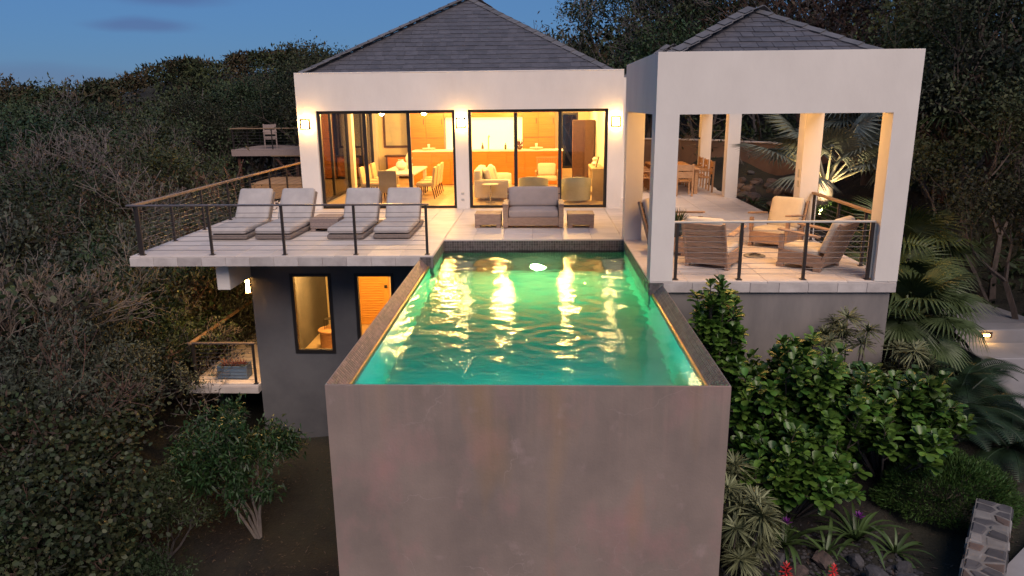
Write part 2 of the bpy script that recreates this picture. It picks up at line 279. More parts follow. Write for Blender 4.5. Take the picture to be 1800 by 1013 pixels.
# ------------------------------------------------------------------ mesh helpers
class MB:
    def __init__(s): s.v = []; s.f = []
    def add(s, v, f):
        k = len(s.v); s.v += [tuple(p) for p in v]; s.f += [tuple(i + k for i in q) for q in f]; return s
    def box(s, x0, x1, y0, y1, z0, z1):
        return s.add([(x0, y0, z0), (x1, y0, z0), (x1, y1, z0), (x0, y1, z0), (x0, y0, z1), (x1, y0, z1), (x1, y1, z1), (x0, y1, z1)],
                     [(0, 3, 2, 1), (4, 5, 6, 7), (0, 1, 5, 4), (1, 2, 6, 5), (2, 3, 7, 6), (3, 0, 4, 7)])
    def cbox(s, x0, x1, y0, y1, z0, z1, b=.01):
        lo = (x0, y0, z0); hi = (x1, y1, z1); V = []; idx = {}
        for c in range(8):
            sg = [(c >> i) & 1 for i in range(3)]
            for a in range(3):
                p = [(hi[i] if sg[i] else lo[i]) if i == a else ((hi[i] - b) if sg[i] else (lo[i] + b)) for i in range(3)]
                idx[(c, a)] = len(V); V.append(p)
        Fc = []
        for a in range(3):
            o1, o2 = [i for i in range(3) if i != a]
            for sd in (0, 1):
                q = [idx[((sd << a) | (u << o1) | (w << o2), a)] for u, w in ((0, 0), (1, 0), (1, 1), (0, 1))]
                flip = (a == 1) == (sd == 1)
                Fc.append(tuple(q[::-1]) if flip else tuple(q))
            # edges along axis a
            for u in (0, 1):
                for w in (0, 1):
                    c0 = (u << o1) | (w << o2); c1 = c0 | (1 << a)
                    q = (idx[(c0, o1)], idx[(c1, o1)], idx[(c1, o2)], idx[(c0, o2)])
                    Fc.append(q if ((u ^ w) ^ (a == 1)) == 0 else q[::-1])
        for c in range(8):
            q = (idx[(c, 0)], idx[(c, 1)], idx[(c, 2)])
            Fc.append(q if bin(c).count('1') % 2 else q[::-1])
        return s.add(V, Fc)
    def soft(s, x0, x1, y0, y1, z0, z1, r=.05, n=6, puff=0.0):
        # rounded cushion
        cx, cy, cz = (x0 + x1) / 2, (y0 + y1) / 2, (z0 + z1) / 2; h = ((x1 - x0) / 2, (y1 - y0) / 2, (z1 - z0) / 2)
        r = min(r, *h) * .98
        V = []; Fc = []; key = {}
        def pt(p):
            k = tuple(round(q, 5) for q in p)
            if k in key: return key[k]
            inner = [max(-h[i] + r, min(h[i] - r, p[i] * h[i])) for i in range(3)]
            d = Vector([p[i] * h[i] - inner[i] for i in range(3)])
            d = d.normalized() * r if d.length > 1e-9 else d
            q = [inner[i] + d[i] for i in range(3)]
            q[2] += puff * (1 if p[2] > 0 else -.3) * (1 - p[0] ** 2) * (1 - p[1] ** 2)
            key[k] = len(V); V.append((cx + q[0], cy + q[1], cz + q[2])); return key[k]
        g = [-1 + 2 * i / n for i in range(n + 1)]
        g = [math.copysign(abs(t) ** .6, t) for t in g]
        for a in range(3):
            o1, o2 = [i for i in range(3) if i != a]
            for sd in (-1, 1):
                for i in range(n):
                    for j in range(n):
                        q = []
                        for u, w in ((i, j), (i + 1, j), (i + 1, j + 1), (i, j + 1)):
                            p = [0, 0, 0]; p[a] = sd; p[o1] = g[u]; p[o2] = g[w]; q.append(pt(p))
                        if (a == 1) == (sd == 1): q = q[::-1]
                        Fc.append(tuple(q))
        return s.add(V, Fc)
    def tube(s, pts, r, n=8, cap=True):
        pts = [Vector(p) for p in pts]; R_ = r if isinstance(r, (list, tuple)) else [r] * len(pts)
        V = []; Fc = []; ref = None
        for i, p in enumerate(pts):
            d = (pts[min(i + 1, len(pts) - 1)] - pts[max(i - 1, 0)]).normalized()
            if ref is None: ref = Vector((0, 0, 1)) if abs(d.z) < .9 else Vector((1, 0, 0))
            a = d.cross(ref).normalized(); bq = a.cross(d).normalized(); ref = bq
            for k in range(n):
                t = 2 * PI * k / n; V.append(p + (a * math.cos(t) + bq * math.sin(t)) * R_[i])
        for i in range(len(pts) - 1):
            for k in range(n):
                Fc.append((i * n + k, i * n + (k + 1) % n, (i + 1) * n + (k + 1) % n, (i + 1) * n + k))
        if cap: Fc.append(tuple(range(n))[::-1]); Fc.append(tuple((len(pts) - 1) * n + k for k in range(n)))
        return s.add(V, Fc)
    def lathe(s, prof, n=20, c=(0, 0, 0), sx=1, sy=1):
        V = []; Fc = []
        for r, z in prof:
            for k in range(n):
                t = 2 * PI * k / n; V.append((c[0] + r * sx * math.cos(t), c[1] + r * sy * math.sin(t), c[2] + z))
        for i in range(len(prof) - 1):
            for k in range(n): Fc.append((i * n + k, i * n + (k + 1) % n, (i + 1) * n + (k + 1) % n, (i + 1) * n + k))
        Fc.append(tuple(range(n))[::-1]); Fc.append(tuple((len(prof) - 1) * n + k for k in range(n)))
        return s.add(V, Fc)
    def prism(s, poly, axis, a0, a1):
        # poly: 2D points; axis x -> (y,z), y -> (x,z), z -> (x,y)
        def P(p, t): return {'x': (t, p[0], p[1]), 'y': (p[0], t, p[1]), 'z': (p[0], p[1], t)}[axis]
        n = len(poly); V = [P(p, a0) for p in poly] + [P(p, a1) for p in poly]
        Fc = [tuple(range(n))[::-1], tuple(range(n, 2 * n))] + [(i, (i + 1) % n, n + (i + 1) % n, n + i) for i in range(n)]
        ar = sum(poly[i][0] * poly[(i + 1) % n][1] - poly[(i + 1) % n][0] * poly[i][1] for i in range(n))
        if (ar < 0) != (axis == 'y'): Fc = [q[::-1] for q in Fc]
        return s.add(V, Fc)
    def slab(s, poly3, nrm, th):
        # extrude a planar polygon (3D) along nrm by th
        n = len(poly3); nv = Vector(nrm) * th; V = [Vector(p) for p in poly3] + [Vector(p) + nv for p in poly3]
        return s.add(V, [tuple(range(n))[::-1], tuple(range(n, 2 * n))] + [(i, (i + 1) % n, n + (i + 1) % n, n + i) for i in range(n)])
    def bar(s, a, b, w, h, b_=.004):
        # rectangular bar from a to b, w sideways, h upright
        a, b = Vector(a), Vector(b); d = b - a; L_ = d.length; d.normalize()
        t = MB().cbox(0, L_, -w / 2, w / 2, -h / 2, h / 2, min(b_, w * .3, h * .3))
        up = Vector((0, 0, 1)) if abs(d.z) < .95 else Vector((0, 1, 0))
        sd = up.cross(d).normalized(); up = d.cross(sd)
        return s.add([a + d * p[0] + sd * p[1] + up * p[2] for p in t.v], t.f)
    def tf(s, mat):
        s.v = [tuple(mat @ Vector(p)) for p in s.v]; return s
    def mesh(s, name, smooth=False, ang=40):
        me = bpy.data.meshes.new(name); me.from_pydata(s.v, [], s.f); me.update()
        if smooth:
            me.polygons.foreach_set('use_smooth', [True] * len(me.polygons)); me.set_sharp_from_angle(angle=math.radians(ang))
        return me

def ob(name, geo, mat, parent=None, loc=None, rot=None, label=None, cat=None, group=None, kind=None, smooth=False, ang=40):
    me = geo.mesh(name, smooth, ang) if isinstance(geo, MB) else geo
    if mat is not None and not me.materials: me.materials.append(MAT[mat] if isinstance(mat, str) else mat)
    o = bpy.data.objects.new(name, me); COL.objects.link(o)
    if parent is not None:
        o.parent = parent
        if parent.get('w'): o.location = -Vector(parent['w'])     # parts given in world coordinates
    if loc is not None: o.location = loc
    if rot is not None: o.rotation_euler = rot
    tag(o, label, cat, group, kind); return o
def tag(o, label=None, cat=None, group=None, kind=None):
    if label: o['label'] = label
    if cat: o['category'] = cat
    if group: o['group'] = group
    if kind: o['kind'] = kind
    return o
def thing(name, label, cat, loc=(0, 0, 0), rz=0, group=None, world=False, kind=None):
    o = bpy.data.objects.new(name, None); COL.objects.link(o); o.empty_display_size = .2
    o.location = loc; o.rotation_euler = (0, 0, rz); tag(o, label, cat, group, kind)
    if world: o['w'] = tuple(loc)
    return o
def dup(root, loc, rz=None, label=None, scale=None, group=None, rot=None):
    kids = {}
    for o in bpy.data.objects:
        if o.parent: kids.setdefault(o.parent.name, []).append(o)
    def cp(o, par):
        c = o.copy(); COL.objects.link(c); c.parent = par
        for k in kids.get(o.name, []): cp(k, c)
        return c
    r = cp(root, None); r.location = loc
    if rz is not None: r.rotation_euler = (0, 0, rz)
    if rot is not None: r.rotation_euler = rot
    if scale is not None: r.scale = scale if isinstance(scale, tuple) else (scale,) * 3
    if label: r['label'] = label
    if group: r['group'] = group
    return r
def box(name, x0, x1, y0, y1, z0, z1, mat, parent=None, b=.008, **k):
    return ob(name, MB().cbox(x0, x1, y0, y1, z0, z1, b) if b else MB().box(x0, x1, y0, y1, z0, z1), mat, parent, **k)
def lamp(name, kind, loc, power, color, parent=None, rot=None, **k):
    d = bpy.data.lights.new(name, kind); d.energy = power; d.color = color
    for a, b in k.items(): setattr(d, a, b)
    o = bpy.data.objects.new(name, d); COL.objects.link(o)
    if parent is not None:
        o.parent = parent
        loc = Vector(loc) - (Vector(parent['w']) if parent.get('w') else Vector((0, 0, 0)))
    o.location = loc
    if rot: o.rotation_euler = rot
    return o
WARM = (1.0, .53, .145)

# ------------------------------------------------------------------ terrain
CP = np.array([
 # x, y, z
 (-3, -4, -5.6), (0, -3, -5.2), (-4.8, 4.4, -4.75), (-6, 2.5, -5.2), (-3, 1, -5.0), (-4.7, 7.2, -4.2), (-3, 7.4, -4.15), (-5, 10, -4.2), (-3, 10, -4.2), (-7, 8, -4.8), (-8.6, 5, -3.7), (-9.5, 8, -4.2), (-12, 2, -4.2), (-8, -2, -5.6), (-10, 3, -3.9), (-7.3, 4.6, -4.5), (-14, 10, -5.2),
 (-4, 13, -4.4), (-1, 12, -4.0), (-4, 18, -3.2), (0, 18, -2.8), (0, 22, -1.0), (-4, 23, -1.6), (-8, 14, -4.6), (-10, 20, -4.6), (-12, 26, -3.6), (-14, 31, -2.6), (-18, 24, -5.0),
 (0, 4, -3.6), (1, 8, -3.2), (2.3, 1, -2.75), (3, .5, -2.62), (3, 2.5, -2.4), (4.5, .3, -2.45), (5.2, 3.5, -1.95), (5, 6, -1.6), (3.5, 6, -1.7), (6.2, 5, -1.85), (7, 2, -2.42), (6, -1, -2.9), (5.6, .6, -2.5), (6.4, 1.4, -2.5), (3, -3, -3.8), (9, -1, -2.4), (9, 4, -1.85), (8.2, 5.6, -1.78), (8.5, 8, -1.35), (8, 7, -1.5), (11, 7, -.9), (12, 3, -1.2),
 (6.5, 8.5, -.8), (6.4, 11, -.15), (7, 13.5, .0), (6.8, 16, .1), (9, 12, .5), (10, 16, 1.0), (12, 10, .4), (3.8, 12, -.9), (3.8, 16, -.7), (4, 20, .2), (7, 20, .9), (13, 20, 2.6), (16, 10, 1.5), (20, 16, 4.0),
 (2, 26, .6), (8, 28, 2.6), (16, 30, 4.4), (-3, 30, .6), (-7, 28, -1.2), (0, 42, 3.4), (12, 44, 5.5), (-9, 40, .6), (24, 34, 7), (0, 70, 4.5), (20, 70, 8),
 (-22, 10, -7.0), (-24, 30, -5.6), (-20, 45, -3.4), (-34, 50, -4.6), (-16, 62, -.5), (-28, 75, .4), (-45, 70, -1.6), (-60, 60, -3.0), (-40, 30, -7.5), (-60, 20, -9), (-30, 105, 6.2), (-45, 108, 7.6), (-52, 112, 5.6), (-75, 100, 1.6), (-95, 90, 2.0), (-18, 100, 4.6), (-110, 60, -3),
 (-70, 150, -4), (0, 140, 3), (60, 120, 5), (90, 60, 9), (60, 20, 6), (50, -20, 2), (-60, -25, -12), (0, -25, -9), (20, -15, -4), (-140, 180, -20), (140, 180, -8), (0, 250, -15), (-120, 0, -14), (-120, 250, -30)], float)
def hgt(x, y):
    x = np.atleast_1d(np.asarray(x, float)); y = np.atleast_1d(np.asarray(y, float))
    d2 = (x[:, None] - CP[None, :, 0]) ** 2 + (y[:, None] - CP[None, :, 1]) ** 2
    # local weights: Shepard with a shrinking kernel
    w = 1.0 / (d2 + .15) ** 2.0
    z = (w * CP[None, :, 2]).sum(1) / w.sum(1)
    far = np.clip((np.hypot(x, y - 10) - 18) / 40, 0, 1)
    z += far * (1.0 * np.sin(x * .13 + 1.3) * np.cos(y * .11) + .6 * np.sin(x * .31) * np.sin(y * .27 + 2))
    z += .05 * np.sin(x * 2.1 + y * 1.3) + .04 * np.sin(y * 3.3 - x * 1.1)
    return z
def H(x, y): return float(hgt(x, y)[0])
def axis(a0, a1, lo, hi, fine, coarse_n):
    return np.concatenate([np.linspace(a0, lo, coarse_n, endpoint=False), np.arange(lo, hi, fine), np.linspace(hi, a1, coarse_n)])
gx = axis(-400, 400, -16, 14, .35, 34); gy = axis(-60, 600, -4, 26, .35, 40)
# pull the coarse rings towards the middle
GX, GY = np.meshgrid(gx, gy); zz = np.concatenate([hgt(r0, r1) for r0, r1 in zip(GX, GY)])
rr = np.hypot(GX.ravel(), GY.ravel() - 20); zz = np.where(rr > 160, zz - (rr - 160) * .12, zz)
V = np.stack([GX.ravel(), GY.ravel(), zz], 1); nx, ny = len(gx), len(gy)
Fq = [(j * nx + i, j * nx + i + 1, (j + 1) * nx + i + 1, (j + 1) * nx + i) for j in range(ny - 1) for i in range(nx - 1)]
me = bpy.data.meshes.new('ground'); me.from_pydata(V.tolist(), [], Fq); me.polygons.foreach_set('use_smooth', [True] * len(Fq)); me.update()
ob('ground', me, 'ground', kind='structure')

# ------------------------------------------------------------------ terraces
XD, YD, XI, YB, XJ, YP, XPR, YH = -7.39, 6.10, -1.78, 7.70, 1.82, 4.12, 5.53, 12.16
TSH = {}
def tiles(parent, zones, step=.6, mat='travertine', th=.03, gap=.004):
    ct = 0
    for (x0, x1, y0, y1) in zones:
        xs = [x0] + [k * step for k in range(math.ceil((x0 + .02) / step), math.floor((x1 - .02) / step) + 1)] + [x1]
        ys = [y0] + [k * step for k in range(math.ceil((y0 + .02) / step), math.floor((y1 - .02) / step) + 1)] + [y1]
        for xa, xb in zip(xs, xs[1:]):
            for ya, yb in zip(ys, ys[1:]):
                k = (round(xb - xa, 3), round(yb - ya, 3))
                if k not in TSH:
                    TSH[k] = MB().cbox(-k[0] / 2 + gap / 2, k[0] / 2 - gap / 2, -k[1] / 2 + gap / 2, k[1] / 2 - gap / 2, -th, 0, .004).mesh('paving_tile')
                ob('paving_tile', TSH[k], mat, parent, loc=((xa + xb) / 2, (ya + yb) / 2, rnd.uniform(-.0012, .0012)))
                ct += 1
    return ct
def fascia(parent, axis_, a0, a1, fix, w=.45, z0=-.19, z1=-.003, sgn=-1):
    n = max(1, round((a1 - a0) / w)); w = (a1 - a0) / n
    for i in range(n):
        j = rnd.uniform(-.002, .002); p0 = a0 + i * w + .002; p1 = a0 + (i + 1) * w - .002
        if axis_ == 'x': ob('edge_tile', MB().cbox(p0, p1, min(fix, fix + sgn * .025) + j, max(fix, fix + sgn * .025) + j, z0, z1, .004), 'trav_edge', parent)
        else: ob('edge_tile', MB().cbox(min(fix, fix + sgn * .025) + j, max(fix, fix + sgn * .025) + j, p0, p1, z0, z1, .004), 'trav_edge', parent)
mb = MB().box(XD + .025, XI - .006, YD + .025, YH, -.185, -.02); mb.box(XD + .025, -6.04, YH, 16.2, -.185, -.02); mb.box(XI - .006, XJ + .006, YB + .006, YH, -.185, -.02)
terr = ob('terrace', mb, 'bed', kind='structure')
tiles(terr, [(XD + .012, XI, YD + .012, YH), (XD + .012, -6.03, YH, 16.2), (XI, XJ, YB, YH)])
fascia(terr, 'x', XD, -2.02, YD + .025, z1=-.031); fascia(terr, 'y', YD + .03, 16.2, XD + .025, z1=-.031)
mb = MB().box(XJ + .006, XPR - .026, YP + .025, 7.95, -.175, -.02); mb.box(XJ + .006, 5.69, 7.95, 18.2, -.175, -.02)
terr2 = ob('pavilion_terrace', mb, 'bed', kind='structure')
tiles(terr2, [(XJ, XPR, YP + .004, 7.95), (XJ, 5.69, 7.95, YH), (2.25, 5.69, YH, 18.2)])
fascia(terr2, 'x', 2.03, XPR, YP + .025, z0=-.175, z1=-.031); fascia(terr2, 'y', YP + .03, 7.95, XPR - .026, z0=-.175, z1=-.031, sgn=1)
box('terrace_support', 2.03, XPR - .06, YP + .05, 8.2, -3.0, -.177, 'grey_wall', b=.01, label='grey rendered retaining wall under the seating pavilion terrace', cat='wall')
box('terrace_footing', 2.0, 5.69, 8.21, 18.2, -2.4, -.177, 'grey_wall', b=0, kind='structure')

# ------------------------------------------------------------------ swimming pool
RX, RZ, IX, WZ = 2.02, -.055, 1.84, -.22
pool = thing('swimming_pool', 'raised infinity pool with stained rendered front wall and mosaic rims', 'swimming pool', (0, 0, -5.4), world=True)
ob('front_wall', MB().prism([(0, -5.4), (0, RZ), (.03, RZ), (.17, -.25), (.17, -5.4)], 'x', -RX + .002, RX - .002), 'pool_wall', pool, label='tall stained pinkish grey front wall')
for sg, yend in ((-1, YD), (1, YP)):
    ob('side_wall', MB().prism([(sg * RX, RZ), (sg * IX, -.253), (sg * IX, -1.9), (sg * RX, -1.9)], 'y', .03, 7.9), 'pool_plaster', pool)
    ob('outer_side_wall', MB().prism([(sg * (RX - .005), RZ - .01), (sg * (IX + .01), -.3), (sg * (IX + .01), -5.4), (sg * (RX - .005), -5.4)], 'y', .02, 7.9), 'grey_wall', pool)
box('basin_floor', -IX - .02, IX + .02, .1, 7.9, -1.95, -1.75, 'pool_plaster', pool, b=0)
box('back_wall', -2.0, 2.0, YB + .004, YB + .2, -1.9, -.186, 'pool_plaster', pool, b=0)
box('entry_ledge', -IX + .01, IX - .01, 7.46, YB + .02, -1.9, -.232, 'mosaic_dark', pool, b=.01)
box('corner_seat', 1.18, IX + .01, .17, 1.0, -1.85, -.82, 'trav_edge', pool, b=.03)
box('skimmer_mouth', XJ - .012, XJ + .004, 4.55, 4.78, -.20, -.10, 'black', pool, b=.003)
# deck pillars that meet the rims
box('deck_return', -RX, XI - .002, YD - .002, 7.9, -1.0, -.031, 'grey_wall', pool, b=0)
box('deck_return', XJ + .002, RX, YP + .024, 7.9, -1.0, -.031, 'grey_wall', pool, b=0)
# mosaic on the sloping rims: real little tiles
def rim_tile_mb(x, y, sg, w=.046):
    # local frame on the slope
    d = Vector((-sg * (RX - IX), 0, -.253 - RZ)).normalized(); up = Vector((-d.z * -sg * -1, 0, 0))
    nrm = Vector((d.z, 0, -d.x)) * (1 if sg < 0 else -1)
    if nrm.z < 0: nrm = -nrm
    return d, nrm
SL = math.hypot(RX - IX, .253 + RZ)
def rim(sg, yend, indiv):
    d = Vector((-sg * (RX - IX), 0, -.253 - RZ)).normalized(); nrm = Vector((d.z, 0, -d.x))
    if nrm.z < 0: nrm = -nrm
    tile = MB().cbox(-.023, .023, -.023, .023, -.003, .004, .0022)
    tm = tile.mesh('mosaic_tile')
    Mr = Matrix(((d.x, 0, nrm.x), (d.y, 1, nrm.y), (d.z, 0, nrm.z)))
    if Mr.determinant() < 0: Mr = Matrix(((d.x, 0, nrm.x), (d.y, -1, nrm.y), (d.z, 0, nrm.z)))
    e = Mr.to_euler(); rest = MB(); ct = 0
    base = ob('rim_bed', MB().slab([(sg * RX, .05, RZ), (sg * IX, .05, -.253), (sg * IX, yend, -.253), (sg * RX, yend, RZ)], nrm, .003), 'grout', pool)
    for j in range(int((yend - .06) / .05)):
        for i in range(4):
            c = Vector((sg * RX, .085 + j * .05, RZ)) + d * (.03 + i * .05) + nrm * .0045
            if indiv and ct < 300:
                ob('mosaic_tile', tm, 'mosaic', base, loc=c, rot=e)
            else:
                rest.add([c + Mr @ Vector(p) for p in tile.v], tile.f)
            ct += 1
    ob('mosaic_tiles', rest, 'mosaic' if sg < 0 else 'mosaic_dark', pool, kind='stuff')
rim(-1, YD - .004, True); rim(1, YP - .004, False)
# tile bands on the upright faces
mb = MB()
def band_x(x0, x1, y, z0, z1):
    for i in range(int((x1 - x0) / .05)):
        for k in range(int((z1 - z0) / .05)):
            mb.cbox(x0 + i * .05 + .002, x0 + i * .05 + .048, y - .006, y + .004, z1 - (k + 1) * .05 + .002, z1 - k * .05 - .002, .002)
def band_y(y0, y1, x, z0, z1, sg):
    for i in range(int((y1 - y0) / .05)):
        for k in range(int((z1 - z0) / .05)):
            mb.cbox(x - .005, x + .005, y0 + i * .05 + .002, y0 + i * .05 + .048, z1 - (k + 1) * .05 + .002, z1 - k * .05 - .002, .002)
band_x(XI, XJ, YB, -.235, -.032); band_y(YD, YB, XI, -.29, -.032, 1); band_x(-RX, XI, YD - .002, -.24, -.032)
ob('wall_mosaic', mb, 'mosaic_dark', pool, kind='stuff')
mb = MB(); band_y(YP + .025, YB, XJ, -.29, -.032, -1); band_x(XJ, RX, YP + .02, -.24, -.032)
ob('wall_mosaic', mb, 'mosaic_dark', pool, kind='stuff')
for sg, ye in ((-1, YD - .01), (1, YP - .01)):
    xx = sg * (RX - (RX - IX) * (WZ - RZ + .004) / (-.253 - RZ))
    ob('waterline_glint', MB().tube([(xx - sg * .004, .16, WZ + .012), (xx - sg * .004, ye, WZ + .016)], .018, 8), 'gold_glint', pool, smooth=True, label='thin gold strip standing in for reflected house light along the waterline')  # reflected house light modelled as a gold strip on each rim
ob('light_niche', MB().lathe([(.16, 0), (.16, .02), (.13, .03), (.13, .035)], 24).tf(Matrix.Translation((.1, 7.46, -1.42)) @ Matrix.Rotation(PI / 2, 4, 'X')), 'steel', pool)
ob('pool_light', MB().lathe([(.13, 0), (.10, .03), (.02, .045)], 24).tf(Matrix.Translation((.1, 7.44, -1.42)) @ Matrix.Rotation(PI / 2, 4, 'X')), 'glow_pool', pool, label='lit round underwater lamp')
for x_ in (-.6, .6):  # unseen lamp pair added inside the front wall to brighten the near water
    ob('light_niche', MB().lathe([(.16, 0), (.16, .02), (.13, .03), (.13, .035)], 24).tf(Matrix.Translation((x_, .172, -.62)) @ Matrix.Rotation(-PI / 2, 4, 'X')), 'steel', pool)
    ob('pool_light', MB().lathe([(.13, .02), (.10, .05), (.02, .065)], 24).tf(Matrix.Translation((x_, .172, -.62)) @ Matrix.Rotation(-PI / 2, 4, 'X')), 'glow_pool_fill', pool)
# water body
wx = np.linspace(-1.90, 1.90, 96); wy = np.linspace(.11, 7.715, 190); GX, GY = np.meshgrid(wx, wy)
prs = np.random.RandomState(4); zz = np.zeros_like(GX)
for k in range(26):
    lam = 10 ** prs.uniform(math.log10(.12), math.log10(.7)); a = prs.uniform(0, 2 * PI); kx, ky = math.cos(a) * 2 * PI / lam, math.sin(a) * 2 * PI / lam
    zz += (.0017 * lam ** .9) * np.sin(kx * GX + ky * GY + prs.uniform(0, 6.3) + .6 * np.sin(GX * 1.3 + k) + .5 * np.sin(GY * .9 + 2 * k))
cx0, cy0 = .35, 2.0
rrr = np.hypot(GX - cx0, GY - cy0); zz += .004 * np.sin(rrr * 26) * np.exp(-((rrr - .35) / .3) ** 2)
zz *= 1.0; zz *= .35 + .65 * np.clip((GY - .8) / 1.8, 0, 1)
V = np.stack([GX.ravel(), GY.ravel(), WZ + zz.ravel()], 1).tolist(); nx, ny = len(wx), len(wy)
Fq = [(j * nx + i, j * nx + i + 1, (j + 1) * nx + i + 1, (j + 1) * nx + i) for j in range(ny - 1) for i in range(nx - 1)]
rim_i = [i for i in range(nx)] + [j * nx + nx - 1 for j in range(1, ny)] + [(ny - 1) * nx + i for i in range(nx - 2, -1, -1)] + [j * nx for j in range(ny - 2, 0, -1)]
k0 = len(V); V += [(V[i][0], V[i][1], -1.80) for i in rim_i]; nr = len(rim_i)
Fq += [(rim_i[(i + 1) % nr], rim_i[i], k0 + i, k0 + (i + 1) % nr) for i in range(nr)] + [tuple(k0 + i for i in range(nr))[::-1]]
me = bpy.data.meshes.new('pool_water'); me.from_pydata(V, [], Fq); me.polygons.foreach_set('use_smooth', [True] * ((nx - 1) * (ny - 1)) + [False] * (nr + 1)); me.update()
ob('pool_water', me, 'water', kind='structure')

# ------------------------------------------------------------------ slate roofs
def clip(poly, a, b, c):
    # keep a*x+b*y<=c
    out_ = []
    for i in range(len(poly)):
        p, q = poly[i], poly[(i + 1) % len(poly)]; dp, dq = a * p[0] + b * p[1] - c, a * q[0] + b * q[1] - c
        if dp <= 0: out_.append(p)
        if dp * dq < 0:
            t = dp / (dp - dq); out_.append((p[0] + t * (q[0] - p[0]), p[1] + t * (q[1] - p[1])))
    return out_
def hip_roof(parent, cx, cy, half, z0, apex, course, wmin, wmax, indiv_faces=(0,), stuff_faces=(3,), seed=1, name='roof', cap_w=.16, cap_l=.34):
    rg = random.Random(seed); hh = apex - z0
    core = MB().add([(cx - half, cy - half, z0), (cx + half, cy - half, z0), (cx + half, cy + half, z0), (cx - half, cy + half, z0), (cx, cy, apex)], [(0, 1, 4), (1, 2, 4), (2, 3, 4), (3, 0, 4), (3, 2, 1, 0)])
    roof = ob(name, core, 'slate', parent); count = 0
    sl = math.hypot(half, hh); n_c = int(sl / course)
    for fc in range(4):
        rot = Matrix.Rotation(fc * PI / 2, 3, 'Z')
        ux = rot @ Vector((1, 0, 0)); uy = rot @ Vector((0, half / sl, 0)) + Vector((0, 0, hh / sl)); nn = rot @ Vector((0, -hh / sl, 0)) + Vector((0, 0, half / sl))
        org = Vector((cx, cy, 0)) + rot @ Vector((0, -half, 0)) + Vector((0, 0, z0))
        rest = MB()
        for r in range(n_c + 1):
            y0 = r * course; x = -half - rg.uniform(0, wmax)
            while x < half:
                w = rg.uniform(wmin, wmax); x0, x1 = x + .004, x + w - .004; x += w
                lap = course * 1.12; jit = rg.uniform(-.012, .012)
                p = [(x0, y0 + jit), (x1, y0 + jit + rg.uniform(-.004, .004)), (x1, y0 + lap), (x0, y0 + lap)]
                k = half / sl
                p = clip(p, 1, k, half); p = clip(p, -1, k, half) if p else p
                if len(p) < 3: continue
                tilt = rg.uniform(0, .006); lift = .016 + tilt
                def P3(q, top): return org + ux * q[0] + uy * q[1] + nn * ((lift if q[1] < y0 + lap * .5 else .004) if top else -.004)
                n_ = len(p); t = MB().add([P3(q, 0) for q in p] + [P3(q, 1) for q in p], [tuple(range(n_))[::-1], tuple(range(n_, 2 * n_))] + [(i, (i + 1) % n_, n_ + (i + 1) % n_, n_ + i) for i in range(n_)])
                if fc in indiv_faces and count < 300: ob('slate', t, 'slate', roof); count += 1
                elif fc in stuff_faces or fc in indiv_faces: rest.add(t.v, t.f)
        if rest.v: ob('slates', rest, 'slate', roof, kind='stuff')
    # hip caps
    for fc, (sx, sy) in enumerate(((-1, -1), (1, -1), (1, 1), (-1, 1))):
        a = Vector((cx + sx * half, cy + sy * half, z0)); b = Vector((cx, cy, apex)); d = (b - a); Ln = d.length; d.normalize()
        n = int(Ln / cap_l); side = d.cross(Vector((0, 0, 1))).normalized(); up = side.cross(d)
        # wing normals: the two roof planes
        for i in range(n):
            p0 = a + d * (i * Ln / n - .02); p1 = a + d * ((i + 1) * Ln / n)
            for s2 in (-1, 1):
                # wing lies on the roof plane on that side
                nf = Vector((0, sy * hh, half)) if s2 * (1 if sx * sy < 0 else -1) * sx * sy * 1 > 0 else Vector((sx * hh, 0, half))
                nf.normalize(); wv = d.cross(nf); wv.normalize()
                wv = wv if wv.dot(side * s2) > 0 else -wv
                if wv.z > 0: pass
                t = MB(); l0, l1 = .040, .022
                q = [p0 + nf * l0, p0 + wv * cap_w + nf * l0, p1 + wv * cap_w + nf * l1, p1 + nf * l1]
                t.slab(q, nf, -.014)
                if wv.cross(d).dot(nf) * 1 > 0: t.f = [ff[::-1] for ff in t.f]
                ob('hip_cap', t, 'slate_cap', roof)
    return roof

# ------------------------------------------------------------------ villa
XHL, XHR, ZH = -6.03, 2.245, 3.413
villa = thing('villa', 'white villa with slate hip roof and glowing sliding glass doors', 'house', (-1.9, 16, -.2), world=True)
mb = MB().box(XHL, XHR, YH, YH + .3, 2.5, ZH)
for a, b in ((XHL, -5.547), (-2.0, -1.666), (1.879, XHR)): mb.box(a, b, YH, YH + .3, -.03, 2.5)
ob('front_wall', mb, 'plaster', villa)
mb = MB().box(XHL, XHL + .3, YH + .3, 20.6, 2.5, ZH - .004); mb.box(XHL, XHL + .3, YH + .3, 12.75, -.03, 2.5); mb.box(XHL, XHL + .3, 16.45, 16.75, -.03, 2.5); mb.box(XHL, XHL + .3, 19.9, 20.6, -.03, 2.5)
ob('west_wall', mb, 'plaster', villa)
ob('east_wall', MB().box(XHR - .3, XHR, YH + .3, 20.6, -.03, ZH - .004), 'plaster', villa)
mb = MB().box(XHL + .3, .95, 20.3, 20.6, -.03, ZH - .008); mb.box(1.55, XHR - .3, 20.3, 20.6, -.03, ZH - .008); mb.box(.95, 1.55, 20.3, 20.6, 2.3, ZH - .008); mb.box(.95, 1.55, 20.3, 20.6, -.03, .3)
ob('back_wall', mb, 'plaster_in', villa)
box('parapet_cap', XHL - .004, XHR + .004, YH - .006, YH + .31, ZH, ZH + .03, 'plaster', villa, b=.01)
box('floor', XHL + .01, XHR - .01, YH + .02, 20.59, -.2, -.028, 'bed', villa, b=0)
for i in range(9):
    for j in range(9):
        x0, y0 = -5.7 + i * .85, 12.46 + j * .87
        box('floor_tile', x0 + .002, min(x0 + .848, 1.94), y0 + .002, y0 + .868, -.027, .002, 'floor_in', villa, b=.002)
